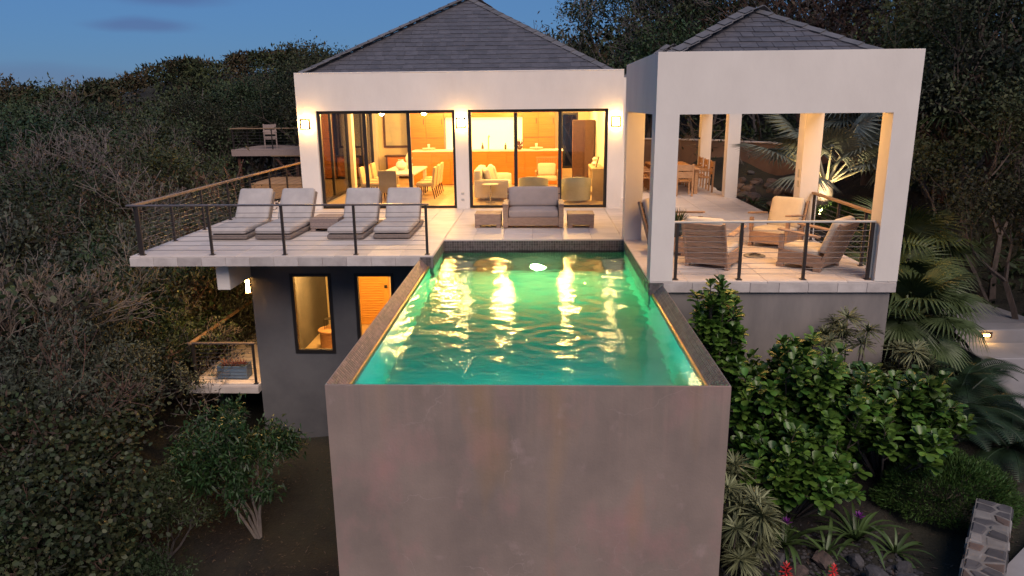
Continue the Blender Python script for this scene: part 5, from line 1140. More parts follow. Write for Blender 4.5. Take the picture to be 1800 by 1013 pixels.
st = make_plant('slender_tree', 'slender multi-stemmed tree with glossy leaves left of the pool', 'tree', 112, 'bark_pale', 'leaf_mid', stems=6, L0=1.05, r0=.04, levels=4, split=3, ang=.62, shrink=.60, up=.12, lean=.13, per=10, ll=.15, lw=.042, shape='lance', spread=.12, droop=.35, nseg=6)
place(st, -4.78, 4.4, .4, .84, dz=-.05); st.rotation_euler = (.0, -.12, .4); st.scale = (.72, .72, .86)
for x, y, sc, l in ((-8.1, 3.9, 1.0, 'reddish twiggy shrub poking from the left thicket'), (-7.4, 2.1, .8, 'reddish twiggy shrub among the round leaved bushes'), (-9.2, 3.6, 1.1, 'reddish branching shrub at the left picture edge'), (-9.3, 8.8, 1.1, 'reddish twiggy shrub below the terrace rail')):
    q = place(RD[rnd.randrange(2)], x, y, None, sc, l, dz=-.05); q['group'] = 'named hillside plants'
sp = make_plant('small_sapling', 'small green sapling against the grey lower wall', 'sapling', 113, 'bark', 'leaf_mid', stems=3, L0=.4, r0=.012, levels=3, split=3, ang=.6, shrink=.7, up=.2, lean=.5, per=6, ll=.12, lw=.04, shape='lance', spread=.08)
place(sp, -3.0, 7.0, .2, 1.0, dz=-.03)
# mulch litter
nM = 9000; mx_ = rs.uniform(-7.5, 8.5, nM); my_ = rs.uniform(-1.5, 8.0, nM); keep = (mx_ < -2.1) | (mx_ > 2.1); mx_, my_ = mx_[keep], my_[keep]; nM = len(mx_)
mz = np.concatenate([hgt(mx_[i:i + 400], my_[i:i + 400]) for i in range(0, nM, 400)]) + .012
D = unit(rs.normal(0, 1, (nM, 3)) * np.array([1, 1, .25])); V, n = leaves(np.stack([mx_, my_, mz], 1), D, rs.uniform(.03, .10, nM), rs.uniform(.01, .028, nM), 'rhomb', rs, roll=.3)
ob('mulch', npmesh('mulch', V, n), 'leaf_dead', kind='stuff', label='scattered mulch chips and dry leaves on the beds', cat='mulch')

# ------------------------------------------------------------------ right-hand garden
rs = np.random.RandomState(21)
def rock_mesh(seed, sub=2):
    import bmesh
    r = random.Random(seed); bm = bmesh.new(); bmesh.ops.create_icosphere(bm, subdivisions=sub, radius=1)
    pl = [(Vector((r.gauss(0, 1), r.gauss(0, 1), r.gauss(0, 1))).normalized(), r.uniform(.55, .9)) for _ in range(9)]
    for v in bm.verts:
        for nn, c in pl:
            d = v.co.dot(nn) - c
            if d > 0: v.co -= nn * d
        v.co *= 1 + r.uniform(-.04, .04)
    me = bpy.data.meshes.new('rock'); bm.to_mesh(me); bm.free(); return me
ROCK = {m_: [rock_mesh(k * 7 + i) for i in range(4)] for k, m_ in enumerate(('rock', 'rock_brown', 'rock_light'))}
for m_, L0 in ROCK.items():
    for q in L0: q.materials.append(MAT[m_])
def rock(x, y, s3, kind, label, z=None, group='rocks edging the planting bed', rz=None):
    me = rnd.choice(ROCK[kind]); zz = H(x, y) if z is None else z
    return ob('rock', me, None, loc=(x, y, zz + s3[2] * .35), rot=(rnd.uniform(-.25, .25), rnd.uniform(-.25, .25), rnd.uniform(0, 6.28) if rz is None else rz), label=label, cat='rock', group=group).__setattr__('scale', s3)
RK = [(2.55, .55, .26, .17, .10, 'rock_light', 'flat pale rock against the pool wall'), (2.45, .2, .22, .15, .12, 'rock_brown', 'brown rock against the pool wall foot'), (2.85, .35, .15, .12, .13, 'rock', 'grey block beside the red flower spike'), (3.1, .62, .17, .13, .16, 'rock_brown', 'rounded brown rock behind the red flower spike'), (3.45, .85, .24, .16, .13, 'rock_brown', 'wide reddish rock under the strap leaved plants'), (3.4, .45, .2, .15, .12, 'rock_brown', 'brown rock between the two red flower spikes'), (3.85, .35, .22, .18, .14, 'rock', 'bluish rock right of the pale red flower'), (3.8, .8, .17, .13, .12, 'rock', 'grey rock below the mounded shrub'), (4.1, .1, .3, .26, .16, 'rock', 'big bluish boulder near the stone wall'), (2.95, .85, .12, .12, .15, 'rock', 'upright grey stone beside strap leaves'), (4.25, .55, .16, .12, .1, 'rock', 'dark rock between boulder and wall'), (3.65, .1, .16, .14, .12, 'rock', 'dark rock at the bottom edge'), (3.3, .1, .2, .15, .1, 'rock_brown', 'brown rock at the bottom edge of the bed'), (2.7, -.05, .2, .16, .1, 'rock', 'grey slab at the bottom edge by the pool'), (5.9, 2.3, .3, .22, .18, 'rock', 'flat dark slab beside the mounded shrub'), (6.5, 2.9, .3, .22, .14, 'rock', 'grey slab by the path edge'), (6.2, 3.3, .2, .16, .12, 'rock_brown', 'brown rock by the cycads')]
for x, y, a, b, c, kd, l in RK: rock(x, y, (a * .82, b * .82, c * .75), kd, l)
for i in range(170):
    pass
nP = 900; px_ = rs.uniform(2.3, 4.4, nP); py_ = rs.uniform(-.2, 1.5, nP); pz_ = hgt(px_, py_)
mb = MB(); ico = ROCK['rock'][0]; cv = [tuple(v.co) for v in rock_mesh(99, 1).vertices]; cf = [tuple(p.vertices) for p in rock_mesh(99, 1).polygons]
for x, y, z in zip(px_, py_, pz_):
    s_ = rnd.uniform(.012, .04); a = rnd.uniform(0, 6.28); ca, sa = math.cos(a), math.sin(a)
    mb.add([(x + s_ * (v[0] * ca - v[1] * sa), y + s_ * (v[0] * sa + v[1] * ca), z + s_ * .8 * v[2]) for v in cv], cf)
ob('gravel', mb, 'rock', kind='stuff', label='dark gravel between the bed rocks', cat='gravel')
# stone wall
def wallpt(t, s_): # t along, s across
    a = Vector((4.05, -.7)); b = Vector((5.42, 1.35)); d = (b - a).normalized(); nn = Vector((d.y, -d.x)); p = a + d * t + nn * s_; return p
sw = thing('stone_wall', 'low rubble stone wall end beside the lower path', 'wall', (4.8, .4, -2.9), world=True)
WL = 2.46; WT = .36; ZT = -2.02
p = [wallpt(0, 0), wallpt(WL, 0), wallpt(WL, WT), wallpt(0, WT)]
ob('core', MB().prism([(q.x, q.y) for q in p][::-1], 'z', -3.3, ZT), 'mortar', sw)
def stones(u0, u1, v0, v1, step, fn, nrm, seed):
    r = random.Random(seed); P = []; nu, nv = max(1, int((u1 - u0) / step)), max(1, int((v1 - v0) / step))
    for i in range(nu):
        for j in range(nv): P.append((u0 + (i + .5 + r.uniform(-.42, .42)) * (u1 - u0) / nu, v0 + (j + .5 + r.uniform(-.42, .42)) * (v1 - v0) / nv))
    for i, p in enumerate(P):
        poly = [(u0 + .006, v0 + .006), (u1 - .006, v0 + .006), (u1 - .006, v1 - .006), (u0 + .006, v1 - .006)]
        for j, q in enumerate(P):
            if i == j: continue
            a_, b_ = q[0] - p[0], q[1] - p[1]; ln = math.hypot(a_, b_)
            if ln > step * 4: continue
            poly = clip(poly, a_ / ln, b_ / ln, (a_ * (p[0] + q[0]) / 2 + b_ * (p[1] + q[1]) / 2) / ln - .017)
            if len(poly) < 3: break
        if len(poly) < 3: continue
        n_ = len(poly); th = r.uniform(.006, .03); mbq = MB(); pb = [fn(*q) for q in poly]; ctr = sum((Vector(q) for q in pb), Vector()) / n_
        pt = [Vector(q) + (ctr - Vector(q)) * .22 + Vector(nrm) * th * r.uniform(.7, 1.2) for q in pb]
        mbq.add(pb + pt, [tuple(range(n_, 2 * n_))] + [(k, (k + 1) % n_, n_ + (k + 1) % n_, n_ + k) for k in range(n_)])
        ob('stone', mbq, r.choice(['rock', 'rock', 'rock_light', 'rock_brown']), sw)
dN = (wallpt(0, 1) - wallpt(0, 0)); dT = (wallpt(1, 0) - wallpt(0, 0))
stones(0, WL, 0, WT, .17, lambda u, v: (*wallpt(u, v), ZT - .002), (0, 0, 1), 1)
stones(0, WL, -3.1, ZT, .18, lambda u, v: (*wallpt(u, WT), v), (dN.x, dN.y, 0), 2)
stones(0, WL, -3.1, ZT, .18, lambda u, v: (*wallpt(u, 0), v), (-dN.x, -dN.y, 0), 3)
# paths and steps
ob('path', MB().prism([(7.15, 2.9), (7.55, 5.05), (9.9, 5.05), (9.6, 2.6)], 'z', -2.6, -1.76), 'concrete', kind='structure')
ob('lower_path', MB().prism([(4.1, -1.0), (5.0, .2), (5.68, .78), (7.0, 1.9), (8.6, 1.6), (6.5, -1.6)], 'z', -3.0, -2.3), 'concrete', kind='structure')
stp = thing('garden_steps', 'concrete garden steps with a small light in the riser', 'steps', (8.6, 5.5, -1.8), world=True)
box('tread', 7.55, 10, 5.06, 5.9, -2.4, -1.56, 'concrete', stp, b=.015); box('tread', 7.55, 10, 5.93, 6.35, -2.4, -1.33, 'concrete', stp, b=.015)
ob('path', MB().prism([(7.5, 6.36), (9.35, 6.36), (9.1, 7.6), (8.6, 8.6), (7.9, 8.3), (7.6, 7.4)], 'z', -2.2, -1.333), 'concrete', kind='structure')
t = thing('step_light', 'small lit recessed lamp in the garden step riser', 'step light', (8.10, 5.93, -1.43))
ob('housing', MB().cbox(-.10, .10, -.012, 0, -.055, .055, .006), 'bronze', t); ob('lens', MB().cbox(-.055, .055, -.02, -.013, -.028, .02, .004), 'glow_step', t)
lamp('step_lamp', 'POINT', (0, -.07, -.01), 2.5, WARM, t, shadow_soft_size=.03)

# clusia: thick paddle leaves
leafm = []
for k in range(3):
    r = random.Random(k); n_ = 9; ln, wd = .128, .043
    ol = [(0, 0), (.25, .42), (.5, .8), (.75, 1.0), (.92, .75), (1.0, .0)]
    V = []; top = [(wd * w, ln * t_, .018 * abs(w) ** 1.5 - .02 * t_ * t_) for t_, w in ol]; bot = [(-x, y, z) for x, y, z in top[1:-1]][::-1]
    out_ = top + bot; mid = [(0, ln * t_, -.004 - .02 * t_ * t_) for t_ in (.3, .7)]
    m_ = MB(); V = out_ + mid; a, b = len(out_), len(out_) + 1
    Fc = [(0, 1, a), (1, 2, a), (2, b, a), (2, 3, b), (3, 4, b), (4, 5, b), (5, 6, b), (6, 7, b), (7, 8, b), (8, a, b), (8, 9, a), (9, 0, a)]
    m_.add(V, Fc); m_.v = [(x * r.uniform(.95, 1.1), y, z) for x, y, z in m_.v]
    leafm.append(m_.mesh('leaf', True, 80)); leafm[-1].materials.append(MAT['leaf_clusia'])
LV = [np.array([tuple(v.co) for v in q.vertices]) for q in leafm]; LF = [tuple(p.vertices) for p in leafm[0].polygons]
def clusia(x, y, seed, label, hgt_, rad, nst, n_indiv=260, stretch=None):
    r = np.random.RandomState(seed); z0 = H(x, y); t = thing('clusia_bush', label, 'bush', (x, y, z0), 0, 'paddle leaved bushes beside the pool')
    segs = []; ros = []
    for s_ in range(nst):
        a = r.uniform(0, 6.28); q = np.array([math.cos(a) * rad * r.uniform(.2, 1), math.sin(a) * rad * r.uniform(.2, 1), 0]); hh_ = hgt_ * (1 - .5 * (np.hypot(q[0], q[1]) / rad) ** 2) * r.uniform(.75, 1.08)
        if stretch is not None: hh_ *= stretch(q[0], q[1])
        p0 = np.array([q[0] * .25, q[1] * .25, 0]); p1 = q + np.array([0, 0, hh_]); pm = (p0 + p1) / 2 + np.array([q[0] * .2, q[1] * .2, .1])
        segs += [(p0, pm, .016, .012), (pm, p1, .012, .007)]
        for k in range(int(5 + hh_ * 5)):
            f = r.uniform(.35, 1.0); b = (pm + (p1 - pm) * (2 * f - 1)) if f > .5 else (p0 + (pm - p0) * 2 * f)
            d = unit(np.array([r.normal(0, .8), r.normal(0, .8), .8])); tip = b + d * r.uniform(.1, .3); segs.append((b, tip, .006, .004)); ros.append((tip, d))
        ros.append((p1, np.array([0, 0, 1.0])))
    ob('branches', segmesh('branches', segs, 4), 'bark', t)
    L_ = []
    for c, d in ros:
        ax = Vector(d); m_ = r.randint(7, 12)
        for k in range(m_):
            aa = k * 2.4 + r.uniform(-.3, .3); el = .25 + .9 * (k / m_) + r.uniform(-.15, .15); off = -.045 * (m_ - k) / m_ * 2
            v = Vector((math.cos(aa) * math.cos(el), math.sin(aa) * math.cos(el), math.sin(el)))
            Q = ax.to_track_quat('Z', 'Y'); v = Q @ v
            L_.append((Vector(c) + ax * off, v, r.uniform(.75, 1.25), r.uniform(0, 1)))
    # the largest-looking leaves face the viewer: those nearest the camera and outermost
    cv_ = Vector(CAM) - Vector((x, y, z0)); L_.sort(key=lambda q: (q[0] - cv_).length + .25 * abs(q[3]))
    rest = []; fr = []
    for i, (c, v, s_, u) in enumerate(L_):
        q = v.to_track_quat('Y', 'Z')
        if i < n_indiv:
            o = ob('leaf', leafm[i % 3], None, t, loc=c, rot=q.to_euler()); o.scale = (s_,) * 3
        else:
            rest.append((LV[i % 3] @ np.array(q.to_matrix()).T) * s_ + np.array(c))
    if rest:
        A = np.stack(rest, 0); fcs = np.concatenate([A[:, f] for f in LF], 1).reshape(-1, 3)
        # keep leaves connected so that each is one island
        m_ = bpy.data.meshes.new('foliage'); nv = A.shape[1]; VV = A.reshape(-1, 3)
        FF = [tuple(i * nv + k for k in f) for i in range(len(rest)) for f in LF]
        m_.from_pydata(VV.tolist(), [], FF); m_.polygons.foreach_set('use_smooth', [True] * len(FF)); m_.update()
        ob('foliage', m_, 'leaf_clusia', t, kind='stuff')
    return t
clusia(2.62, 3.15, 5, 'tall narrow clusia bush rising against the grey pavilion wall', 2.65, .40, 20, 180)
clusia(3.75, 2.5, 6, 'broad glossy clusia bush below the seating pavilion', 2.05, 1.0, 46, 290)
clusia(4.75, 2.3, 7, 'spreading clusia bush at the outer end of the bed', 1.3, .95, 40, 260)
clusia(3.3, 1.7, 8, 'low clusia bush close to the pool corner', 1.15, .75, 30, 220)
# variegated rosette shrubs
rsm = []
for k in range(3):
    r = np.random.RandomState(k + 40); n_ = 70; a = r.uniform(0, 6.28, n_); el = r.uniform(-.35, 1.2, n_); D = np.stack([np.cos(a) * np.cos(el), np.sin(a) * np.cos(el), np.sin(el)], 1)
    V, n = leaves(np.zeros((n_, 3)), D, r.uniform(.12, .19, n_), r.uniform(.011, .016, n_), 'strap', r, droop=.35, roll=.3); q = npmesh('rosette', V, n); q.materials.append(MAT['leaf_cream']); rsm.append(q)
def varieg(x, y, label, pts):
    z0 = H(x, y); t = thing('variegated_shrub', label, 'shrub', (x, y, z0), 0, 'cream striped rosette shrubs'); segs = []
    for (px, py, pz) in pts:
        segs += [(np.array([px * .3, py * .3, 0]), np.array([px * .8, py * .8, pz * .6]), .014, .011), (np.array([px * .8, py * .8, pz * .6]), np.array([px, py, pz]), .011, .008)]
        ob('rosette', rnd.choice(rsm), None, t, loc=(px, py, pz), rot=(rnd.uniform(-.4, .4), rnd.uniform(-.4, .4), rnd.uniform(0, 6))).scale = (rnd.uniform(1.2, 1.7),) * 3
    ob('stems', segmesh('stems', segs, 5), 'bark', t)
varieg(2.42, 1.0, 'cream striped rosette shrub hugging the pool wall', [(rnd.uniform(-.16, .3), rnd.uniform(-.55, .5), rnd.uniform(.10, 1.1)) for _ in range(40)])
varieg(4.7, 3.5, 'cream striped rosette shrub against the pavilion wall', [(rnd.uniform(-.45, .5), rnd.uniform(-.3, .3), rnd.uniform(1.15, 1.45)) for _ in range(10)])
varieg(5.55, 3.55, 'cream striped rosette shrub at the pavilion wall corner', [(rnd.uniform(-.3, .35), rnd.uniform(-.3, .3), rnd.uniform(.6, 1.2)) for _ in range(12)])
# strap-leaved plants
def strapleaf(seed, ln, w, arch):
    r = random.Random(seed); m_ = MB(); n_ = 6; V = []
    for i in range(n_ + 1):
        t_ = i / n_; y = ln * t_ * (1 - .12 * t_); z = ln * (.75 * t_ - arch * t_ * t_); ww = w * (1 - .15 * t_) * (1 - t_ ** 5) + .001
        V += [(-ww, y, z + .25 * ww), (0, y, z - .1 * ww), (ww, y, z + .25 * ww)]
    Fc = []
    for i in range(n_):
        for q in (0, 1): Fc.append((i * 3 + q, i * 3 + q + 1, i * 3 + q + 4, i * 3 + q + 3))
    return m_.add(V, Fc).mesh('leaf', True, 80)
SM = [strapleaf(k, .62 + .08 * k, .026, .55 + .12 * k) for k in range(3)]
for q in SM: q.materials.append(MAT['leaf_strap'])
def strap(x, y, label, n_, sc, flower=None, mat=None, cat='plant', z=None):
    t = thing('strap_leaf_plant', label, cat, (x, y, H(x, y) - .01 if z is None else z), 0, 'strap leaved plants in the beds')
    for i in range(n_):
        a = i * 2.4 + rnd.uniform(-.25, .25); o = ob('leaf', SM[i % 3], None, t, rot=(rnd.uniform(-.2, .55), rnd.uniform(-.15, .15), a)); s_ = sc * rnd.uniform(.75, 1.2); o.scale = (s_, s_, s_)
    if flower:
        m_ = MB()
        for i in range(16):
            a = i * 2.4; el = .2 + .08 * i; d = Vector((math.cos(a) * math.cos(el), math.sin(a) * math.cos(el), math.sin(el))); sd = Vector((-math.sin(a), math.cos(a), 0)) * .014; m_.add([(0, 0, 0), d * .04 + sd, d * .085, d * .04 - sd], [(0, 1, 2, 3)])
        ob('flower', m_, flower, t, loc=(0, 0, sc * .34)); ob('flower_stalk', MB().tube([(0, 0, 0), (0, 0, sc * .34)], .008, 5), 'leaf_strap', t)
strap(3.1, 1.15, 'strap leaved plant with a purple flower near the pool', 20, .95, 'flower_purple'); strap(4.0, 1.25, 'strap leaved plant with a purple flower below the mounded shrub', 20, .95, 'flower_purple')
strap(3.55, 1.0, 'strap leaved plant between the two purple flowered ones', 14, .8); strap(4.35, 1.0, 'strap leaved plant closest to the stone wall', 14, .75); strap(2.85, 1.5, 'strap leaved plant behind the striped rosettes', 12, .8)
def torch(x, y, label, sc, pale):
    t = thing('torch_lily', label, 'flower', (x, y, H(x, y)), 0)
    for i in range(9):
        a = i * 2.4; o = ob('leaf', SM[i % 3], None, t, rot=(.1, 0, a)); o.scale = (sc * .55,) * 3
    ob('stalk', MB().tube([(0, 0, 0), (.01, 0, .22 * sc)], .009, 6), 'leaf_strap', t); m_ = MB()
    for i in range(34):
        f = i / 34; a = i * 2.4; el = -.9 + 1.9 * f; d = Vector((math.cos(a) * math.cos(el), math.sin(a) * math.cos(el), math.sin(el))); p = Vector((.01, 0, (.2 + .16 * f) * sc)); sd = Vector((-math.sin(a), math.cos(a), 0)) * .011
        L1 = (.075 if pale else .09) * (1.1 - .6 * f) * sc; m_.add([p, p + d * L1 * .6 + sd, p + d * L1, p + d * L1 * .6 - sd], [(0, 1, 2, 3)])
    ob('flower_spike', m_, 'flower_red', t)
torch(2.82, .3, 'bright red flower spike at the bottom edge beside the pool', 1.15, False); torch(3.33, .3, 'smaller faded red flower spike further from the pool', .95, True)
# mounded fine shrub
def mound(x, y, sx, sy, sz, label, seed, n_=26000, mat='leaf_mound'):
    r = np.random.RandomState(seed); z0 = H(x, y); t = thing('mounded_shrub', label, 'shrub', (x, y, z0), 0)
    U = unit(r.normal(0, 1, (n_, 3))); U[:, 2] = np.abs(U[:, 2]) * 1.0 - .05; bumpy = 1 + .10 * np.sin(U[:, 0] * 9 + seed) * np.cos(U[:, 1] * 8) + .06 * np.sin(U[:, 2] * 14)
    P = U * (np.array([sx, sy, sz]) * (bumpy * r.uniform(.82, 1.0, n_))[:, None]); V, n = leaves(P, U + r.normal(0, .5, U.shape) + np.array([0, 0, .4]), r.uniform(.04, .085, n_), r.uniform(.008, .014, n_), 'rhomb', r)
    ob('foliage', npmesh('foliage', V, n), mat, t); ob('stems', segmesh('stems', [(np.zeros(3), np.array([math.cos(a) * sx * .7, math.sin(a) * sy * .7, sz * .6]), .015, .006) for a in np.linspace(0, 6, 12)], 4), 'bark', t)
mound(5.35, 1.85, .85, .6, .68, 'dark green mounded fine leaved shrub behind the stone wall', 3)
mound(7.2, 10.4, .7, .6, .6, 'rounded green shrub beyond the pavilion side rail', 4, 12000); mound(5.95, 7.0, .5, .9, .75, 'feathery green shrub just outside the pavilion side rail', 5, 12000)
# cycads
def frond(ln, nl, w, seed):
    r = random.Random(seed); m_ = MB(); V = []; Fc = []
    pts = [Vector((0, ln * t_ * (1 - .15 * t_), ln * (.55 * t_ - .62 * t_ * t_))) for t_ in [i / nl for i in range(nl + 1)]]
    m_.tube(pts[::3], [.009 * (1 - i / len(pts[::3])) + .003 for i in range(len(pts[::3]))], 4)
    for i in range(2, nl):
        t_ = i / nl; L1 = w * math.sin(PI * min(1, t_ * .92 + .08)) ** .7
        for sg in (-1, 1):
            p = pts[i]; e = p + Vector((sg * L1, L1 * .45, -.10 * L1)); h_ = ln / nl * .42; dy = (pts[i] - pts[i - 1]).normalized() * h_
            m_.add([p - dy, p + dy, e], [(0, 1, 2) if sg > 0 else (2, 1, 0)])
    return m_.mesh('frond')
CF = [frond(1.0, 34, .2, k) for k in range(1)]
CF[0].materials.append(MAT['leaf_cycad'])
def cycad(x, y, sc, n_, label, z=None):
    t = thing('cycad', label, 'cycad', (x, y, H(x, y) if z is None else z), 0, 'dark cycads beside the path')
    ob('trunk', MB().lathe([(.12, -.1), (.14, .12), (.08, .25)], 10), 'bark', t)
    for i in range(n_):
        o = ob('frond', CF[0], None, t, loc=(0, 0, .22), rot=(rnd.uniform(-.25, .5), rnd.uniform(-.1, .1), i * 2.4)); o.scale = (sc * rnd.uniform(.85, 1.15),) * 3
for x, y, sc, n_, l in ((6.35, 3.6, 1.25, 22, 'dark cycad between the clusia and the path'), (6.75, 4.2, 1.1, 20, 'dark cycad beside the path below the steps'), (6.75, 2.9, 1.1, 18, 'dark cycad nearest the path bend'), (5.9, 3.1, .9, 16, 'small dark cycad behind the mounded shrub')): cycad(x, y, sc, n_, l)
# fan palms
def fan(nl, R_, span, seed, mat, droop=.25, w=.028):
    r = random.Random(seed); m_ = MB()
    for i in range(nl):
        a = -span / 2 + span * i / (nl - 1) + r.uniform(-.02, .02); L1 = R_ * (1 - .22 * abs(a) / (span / 2)) * r.uniform(.92, 1.04); d = Vector((math.sin(a), math.cos(a), 0)); sd = Vector((math.cos(a), -math.sin(a), 0))
        V = []
        for k, t_ in enumerate((.06, .35, .65, 1.0)):
            ww = (w * (.5, 1.0, .8, .05)[k]) * R_ * 1.2; z = -droop * L1 * t_ * t_ * (1 + (k == 3) * .35) + .05 * math.cos(a) * t_; c = d * L1 * t_ + Vector((0, 0, z)); V += [c - sd * ww + Vector((0, 0, ww * .6)), c, c + sd * ww + Vector((0, 0, ww * .6))]
        Fc = []
        for k in range(3):
            for q in (0, 1): Fc.append((k * 3 + q, k * 3 + q + 1, k * 3 + q + 4, k * 3 + q + 3))
        m_.add(V, Fc)
    me = m_.mesh('fan_leaf'); me.materials.append(MAT[mat]); return me
FG = [fan(34, 1.0, 4.6, k, 'leaf_palm', .22 + .12 * k) for k in range(2)]; FS = [fan(38, 1.0, 4.9, 5 + k, 'leaf_silver', .18 + .12 * k, .03) for k in range(2)]; FD = [fan(24, .9, 3.2, 9, 'leaf_dead', .9)]
def fan_palm(x, y, z, th, tr, fronds, label, scale, meshes, pmat, dead=0, group=None, trunk='bark'):
    t = thing('fan_palm', label, 'palm', (x, y, z), 0, group)
    prof = [(tr * 1.15, -.3)]
    for i in range(14): f = i / 13; prof += [(tr * (1.1 - .25 * f) * (1.08 if i % 2 else .96), th * f)]
    ob('trunk', MB().lathe(prof, 12), trunk, t, smooth=True, ang=70)
    for i, (az, el, pl) in enumerate(fronds):
        d = Vector((math.cos(az) * math.cos(el), math.sin(az) * math.cos(el), math.sin(el))); p0 = Vector((0, 0, th - .05)) + Vector((d.x, d.y, 0)) * tr * .6; p2 = p0 + d * pl; pm = (p0 + p2) / 2 + Vector((0, 0, .06 * pl)); p2 = p2 - Vector((0, 0, .05 * pl))
        pt = ob('petiole', MB().tube([p0, pm, p2], [.035, .022, .014], 5), pmat, t, smooth=True)
        dd = (p2 - pm).normalized(); xa = dd.cross(Vector((0, 0, 1))); xa = xa.normalized() if xa.length > .05 else Vector((1, 0, 0)); za = xa.cross(dd)
        R3 = Matrix((xa, dd, za)).transposed(); s_ = scale * rnd.uniform(.88, 1.12)
        o = ob('fan_leaf', meshes[i % len(meshes)], None, pt, loc=p2, rot=(R3 @ Matrix.Rotation(rnd.uniform(-.35, .1), 3, 'X')).to_euler()); o.scale = (s_,) * 3
    for i in range(dead):
        a = rnd.uniform(0, 6.28); ob('dead_leaf', FD[0], None, t, loc=(math.cos(a) * tr, math.sin(a) * tr, th * rnd.uniform(.3, .9)), rot=(-1.2, rnd.uniform(-.3, .3), a - PI / 2)).scale = (scale * .9,) * 3
    return t
def ring(n_, e0, e1, pl, seed):
    r = random.Random(seed); return [(i * 2.4 + r.uniform(-.2, .2), e0 + (e1 - e0) * (i / max(1, n_ - 1)) + r.uniform(-.1, .1), pl * r.uniform(.85, 1.15)) for i in range(n_)]
# the uplit silver palm behind the pavilion
fan_palm(6.95, 10.9, H(6.95, 10.9), 1.0, .2, [(3.3, .55, 1.5), (2.9, 1.05, 1.4), (3.75, .85, 1.3), (.2, .5, 1.3), (.5, .95, 1.4), (-.5, .35, 1.3), (-.1, 1.2, 1.5), (4.4, .9, 1.2), (-1.0, .8, 1.2), (1.6, .8, 1.2), (2.2, .6, 1.3), (4.0, .25, 1.2), (5.2, .5, 1.1)], 'silvery fan palm lit from below behind the pavilion column', 1.05, FS, 'petiole', trunk='bark_pale')
t = thing('garden_uplight', 'small garden spotlight at the foot of the silver palm', 'garden light', (6.62, 10.25, H(6.62, 10.25)))
ob('spike', MB().tube([(0, 0, -.05), (0, 0, .12)], .012, 6), 'bronze', t); ob('head', MB().lathe([(.03, 0), (.045, .02), (.05, .1), (.04, .1)], 14, (0, 0, .12)), 'bronze', t, smooth=True); ob('lens', MB().lathe([(.038, .0), (.03, .004)], 12, (0, 0, .216)), 'glow_up', t)
sp_ = lamp('uplight', 'SPOT', (0, 0, .25), 480, (1, .75, .40), t, spot_size=1.5, spot_blend=.6, shadow_soft_size=.04)
sp_.rotation_euler = (Vector((.28, .55, 1.0))).to_track_quat('-Z', 'Y').to_euler()
fan_palm(6.3, 5.1, H(6.3, 5.1), 1.0, .13, ring(22, -.35, 1.25, .62, 2), 'green fan palm at the outer corner of the seating pavilion', .72, FG, 'leaf_palm', 7)
fan_palm(6.65, 6.3, H(6.65, 6.3), .95, .12, ring(18, -.4, 1.2, .58, 3), 'green fan palm beside the garden steps', .68, FG, 'leaf_palm', 5)
fan_palm(7.3, 7.6, H(7.3, 7.6), 1.1, .12, ring(16, -.2, 1.2, .7, 4), 'green fan palm behind the corner palm', .8, FG, 'leaf_palm', 3)
fan_palm(9.6, 11.0, H(9.6, 11), 1.6, .14, ring(16, -.3, 1.2, .8, 6), 'dim fan palm in the dark bank on the right', .95, FG, 'leaf_palm', 4)
fan_palm(8.6, 12.5, H(8.6, 12.5), 1.6, .14, ring(15, -.2, 1.2, .8, 7), 'fan palm in the shade beyond the silver palm', .95, FS, 'petiole', 2)
# beds beyond the pavilion
for i, (x, y, sc, l) in enumerate(((6.15, 12.3, 1.0, 'green spiky plant beside the walkway, near the silver palm'), (6.3, 11.2, .9, 'spiky plant at the foot of the silver palm'), (6.1, 9.6, .9, 'spiky plant outside the back pavilion column'), (6.9, 9.2, 1.0, 'lamplit spiky plant below the silver palm'), (7.6, 9.7, .9, 'spiky plant right of the uplit trunk'), (6.0, 13.4, .8, 'small spiky plant near the rear pavilion column'), (8.0, 8.9, 1.0, 'spiky plant behind the side handrail'), (6.3, 8.4, 1.0, 'spiky plant under the side handrail'), (5.9, 5.9, .8, 'grassy plant outside the pavilion side rail'), (5.85, 6.6, .8, 'second grassy plant outside the pavilion side rail'))): strap(x, y, l, 18, sc)
for i, (x, y) in enumerate(((9.0, 9.3), (9.5, 9.0), (10.0, 8.8), (10.5, 8.5), (9.3, 9.9), (9.9, 9.5), (10.4, 9.2), (11, 8.9))): strap(x, y, 'low strap leaved ground plant along the dark bank above the steps', 14, .6)
for i in range(26):
    x = 5.95 + rnd.uniform(0, 1.5); y = 11.2 + i * .26 + rnd.uniform(-.1, .1)
    s_ = rnd.uniform(.1, .24); rock(x, y, (s_ * 1.3, s_, s_ * .8), rnd.choice(['rock_brown', 'rock', 'rock_brown']), 'rounded brown rock in the bed along the rear walkway', group='rocks along the rear walkway')
bw = thing('garden_wall', 'curved brown rendered garden wall behind the outdoor dining table', 'wall', (6.5, 19, 0), world=True)
arc = [(2.0, 20.2), (3.6, 20.2), (5.2, 19.8), (6.6, 18.9), (7.8, 17.6), (8.8, 16.0), (9.6, 14.0)]
for i, (a, b) in enumerate(zip(arc, arc[1:])):
    zt = 1.35 - .02 * i
    ob('wall_section', MB().bar((*a, zt / 2 - .6), (*b, zt / 2 - .6), .22, zt + 1.2, .004), 'brown_wall', bw); ob('coping', MB().bar((*a, zt + .025), (*b, zt + .025), .28, .045, .006), 'trav_edge', bw)
# rock pile below silver palm
for i in range(14):
    s_ = rnd.uniform(.14, .26); rock(7.0 + rnd.uniform(-.6, 1.2), 13.0 + rnd.uniform(-.8, .9), (s_ * 1.2, s_, s_ * .8), 'rock_brown', 'tan boulder in the bank behind the silver palm', z=H(7.2, 13) + .1 * (i % 4), group='boulders behind the silver palm')
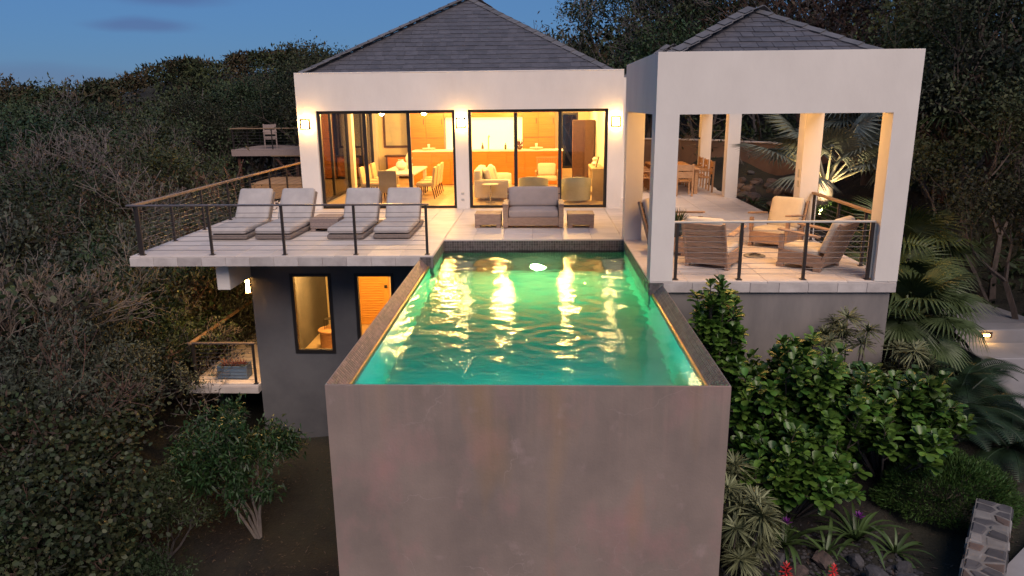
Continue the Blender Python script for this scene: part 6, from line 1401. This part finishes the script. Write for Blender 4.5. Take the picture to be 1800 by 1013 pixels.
# trellis gleam in the shrubbery
t = thing('wire_trellis', 'pale wire trellis half lost in the dark shrubbery', 'trellis', (10.3, 14.2, H(10.3, 14.2)), .4)
for i in range(4): ob('upright', MB().tube([(-.3 + i * .2, 0, 0), (-.3 + i * .2, 0, 2.4)], .012, 5), 'lamp_plate', t)
for i in range(7): ob('crossbar', MB().tube([(-.32, 0, .5 + i * .28), (.32, 0, .5 + i * .28)], .010, 5), 'lamp_plate', t)
# pots
t = thing('planter_box', 'blue wooden planter box with reddish rosettes on the lower balcony', 'planter', (-6.40, 7.78, ZF + .004)); t.scale = (.82,) * 3
for i in range(4): ob('side_board', MB().cbox(-.36, .36, -.18, -.155, .02 + i * .085, .10 + i * .085, .004), 'blue_pot', t)
ob('back_board', MB().cbox(-.36, .36, .155, .18, .02, .36, .004), 'blue_pot', t)
for sx in (-1, 1): ob('end_board', MB().cbox(sx * .375 - .014, sx * .375 + .014, -.18, .18, .0, .37, .004), 'blue_pot', t)
ob('soil', MB().box(-.355, .355, -.15, .15, .05, .30), 'soil', t)
for k in range(3):
    m_ = MB()
    for i in range(26):
        a = i * 2.4; el = .35 + .035 * i; d = Vector((math.cos(a) * math.cos(el), math.sin(a) * math.cos(el), math.sin(el))); sd = Vector((-math.sin(a), math.cos(a), 0)) * .014; L1 = rnd.uniform(.2, .32); m_.add([(0, 0, 0), d * L1 * .5 + sd, d * L1, d * L1 * .5 - sd], [(0, 1, 2, 3)])
    ob('rosette', m_, 'leaf_rust', t, loc=(-.22 + k * .22, 0, .28))
t = thing('potted_plant', 'dark blue pot with grassy plant on the low pavilion table', 'potted plant', (2.56, 6.16, .331))
ob('pot', MB().lathe([(.085, 0), (.13, .04), (.14, .2), (.125, .24), (.11, .23)], 20), 'navy_pot', t, smooth=True)
r = np.random.RandomState(3); n_ = 260; a = r.uniform(0, 6.28, n_); el = r.uniform(.5, 1.45, n_); V, n = leaves(np.stack([np.cos(a) * .06, np.sin(a) * .06, np.full(n_, .22)], 1), np.stack([np.cos(a) * np.cos(el), np.sin(a) * np.cos(el), np.sin(el)], 1), r.uniform(.14, .34, n_), r.uniform(.006, .011, n_), 'strap', r, roll=.5)
ob('foliage', npmesh('foliage', V, n), 'leaf_mid', t)
for o in bpy.data.objects:
    if 'w' in o: del o['w']
    if 'n' in o: del o['n']
# prototypes that were never placed
for L0 in (TR, BR, RD, GR, SG, GT, [BK]):
    for pr in L0:
        if pr.name not in used:
            for ch in list(pr.children): bpy.data.objects.remove(ch)
            bpy.data.objects.remove(pr)
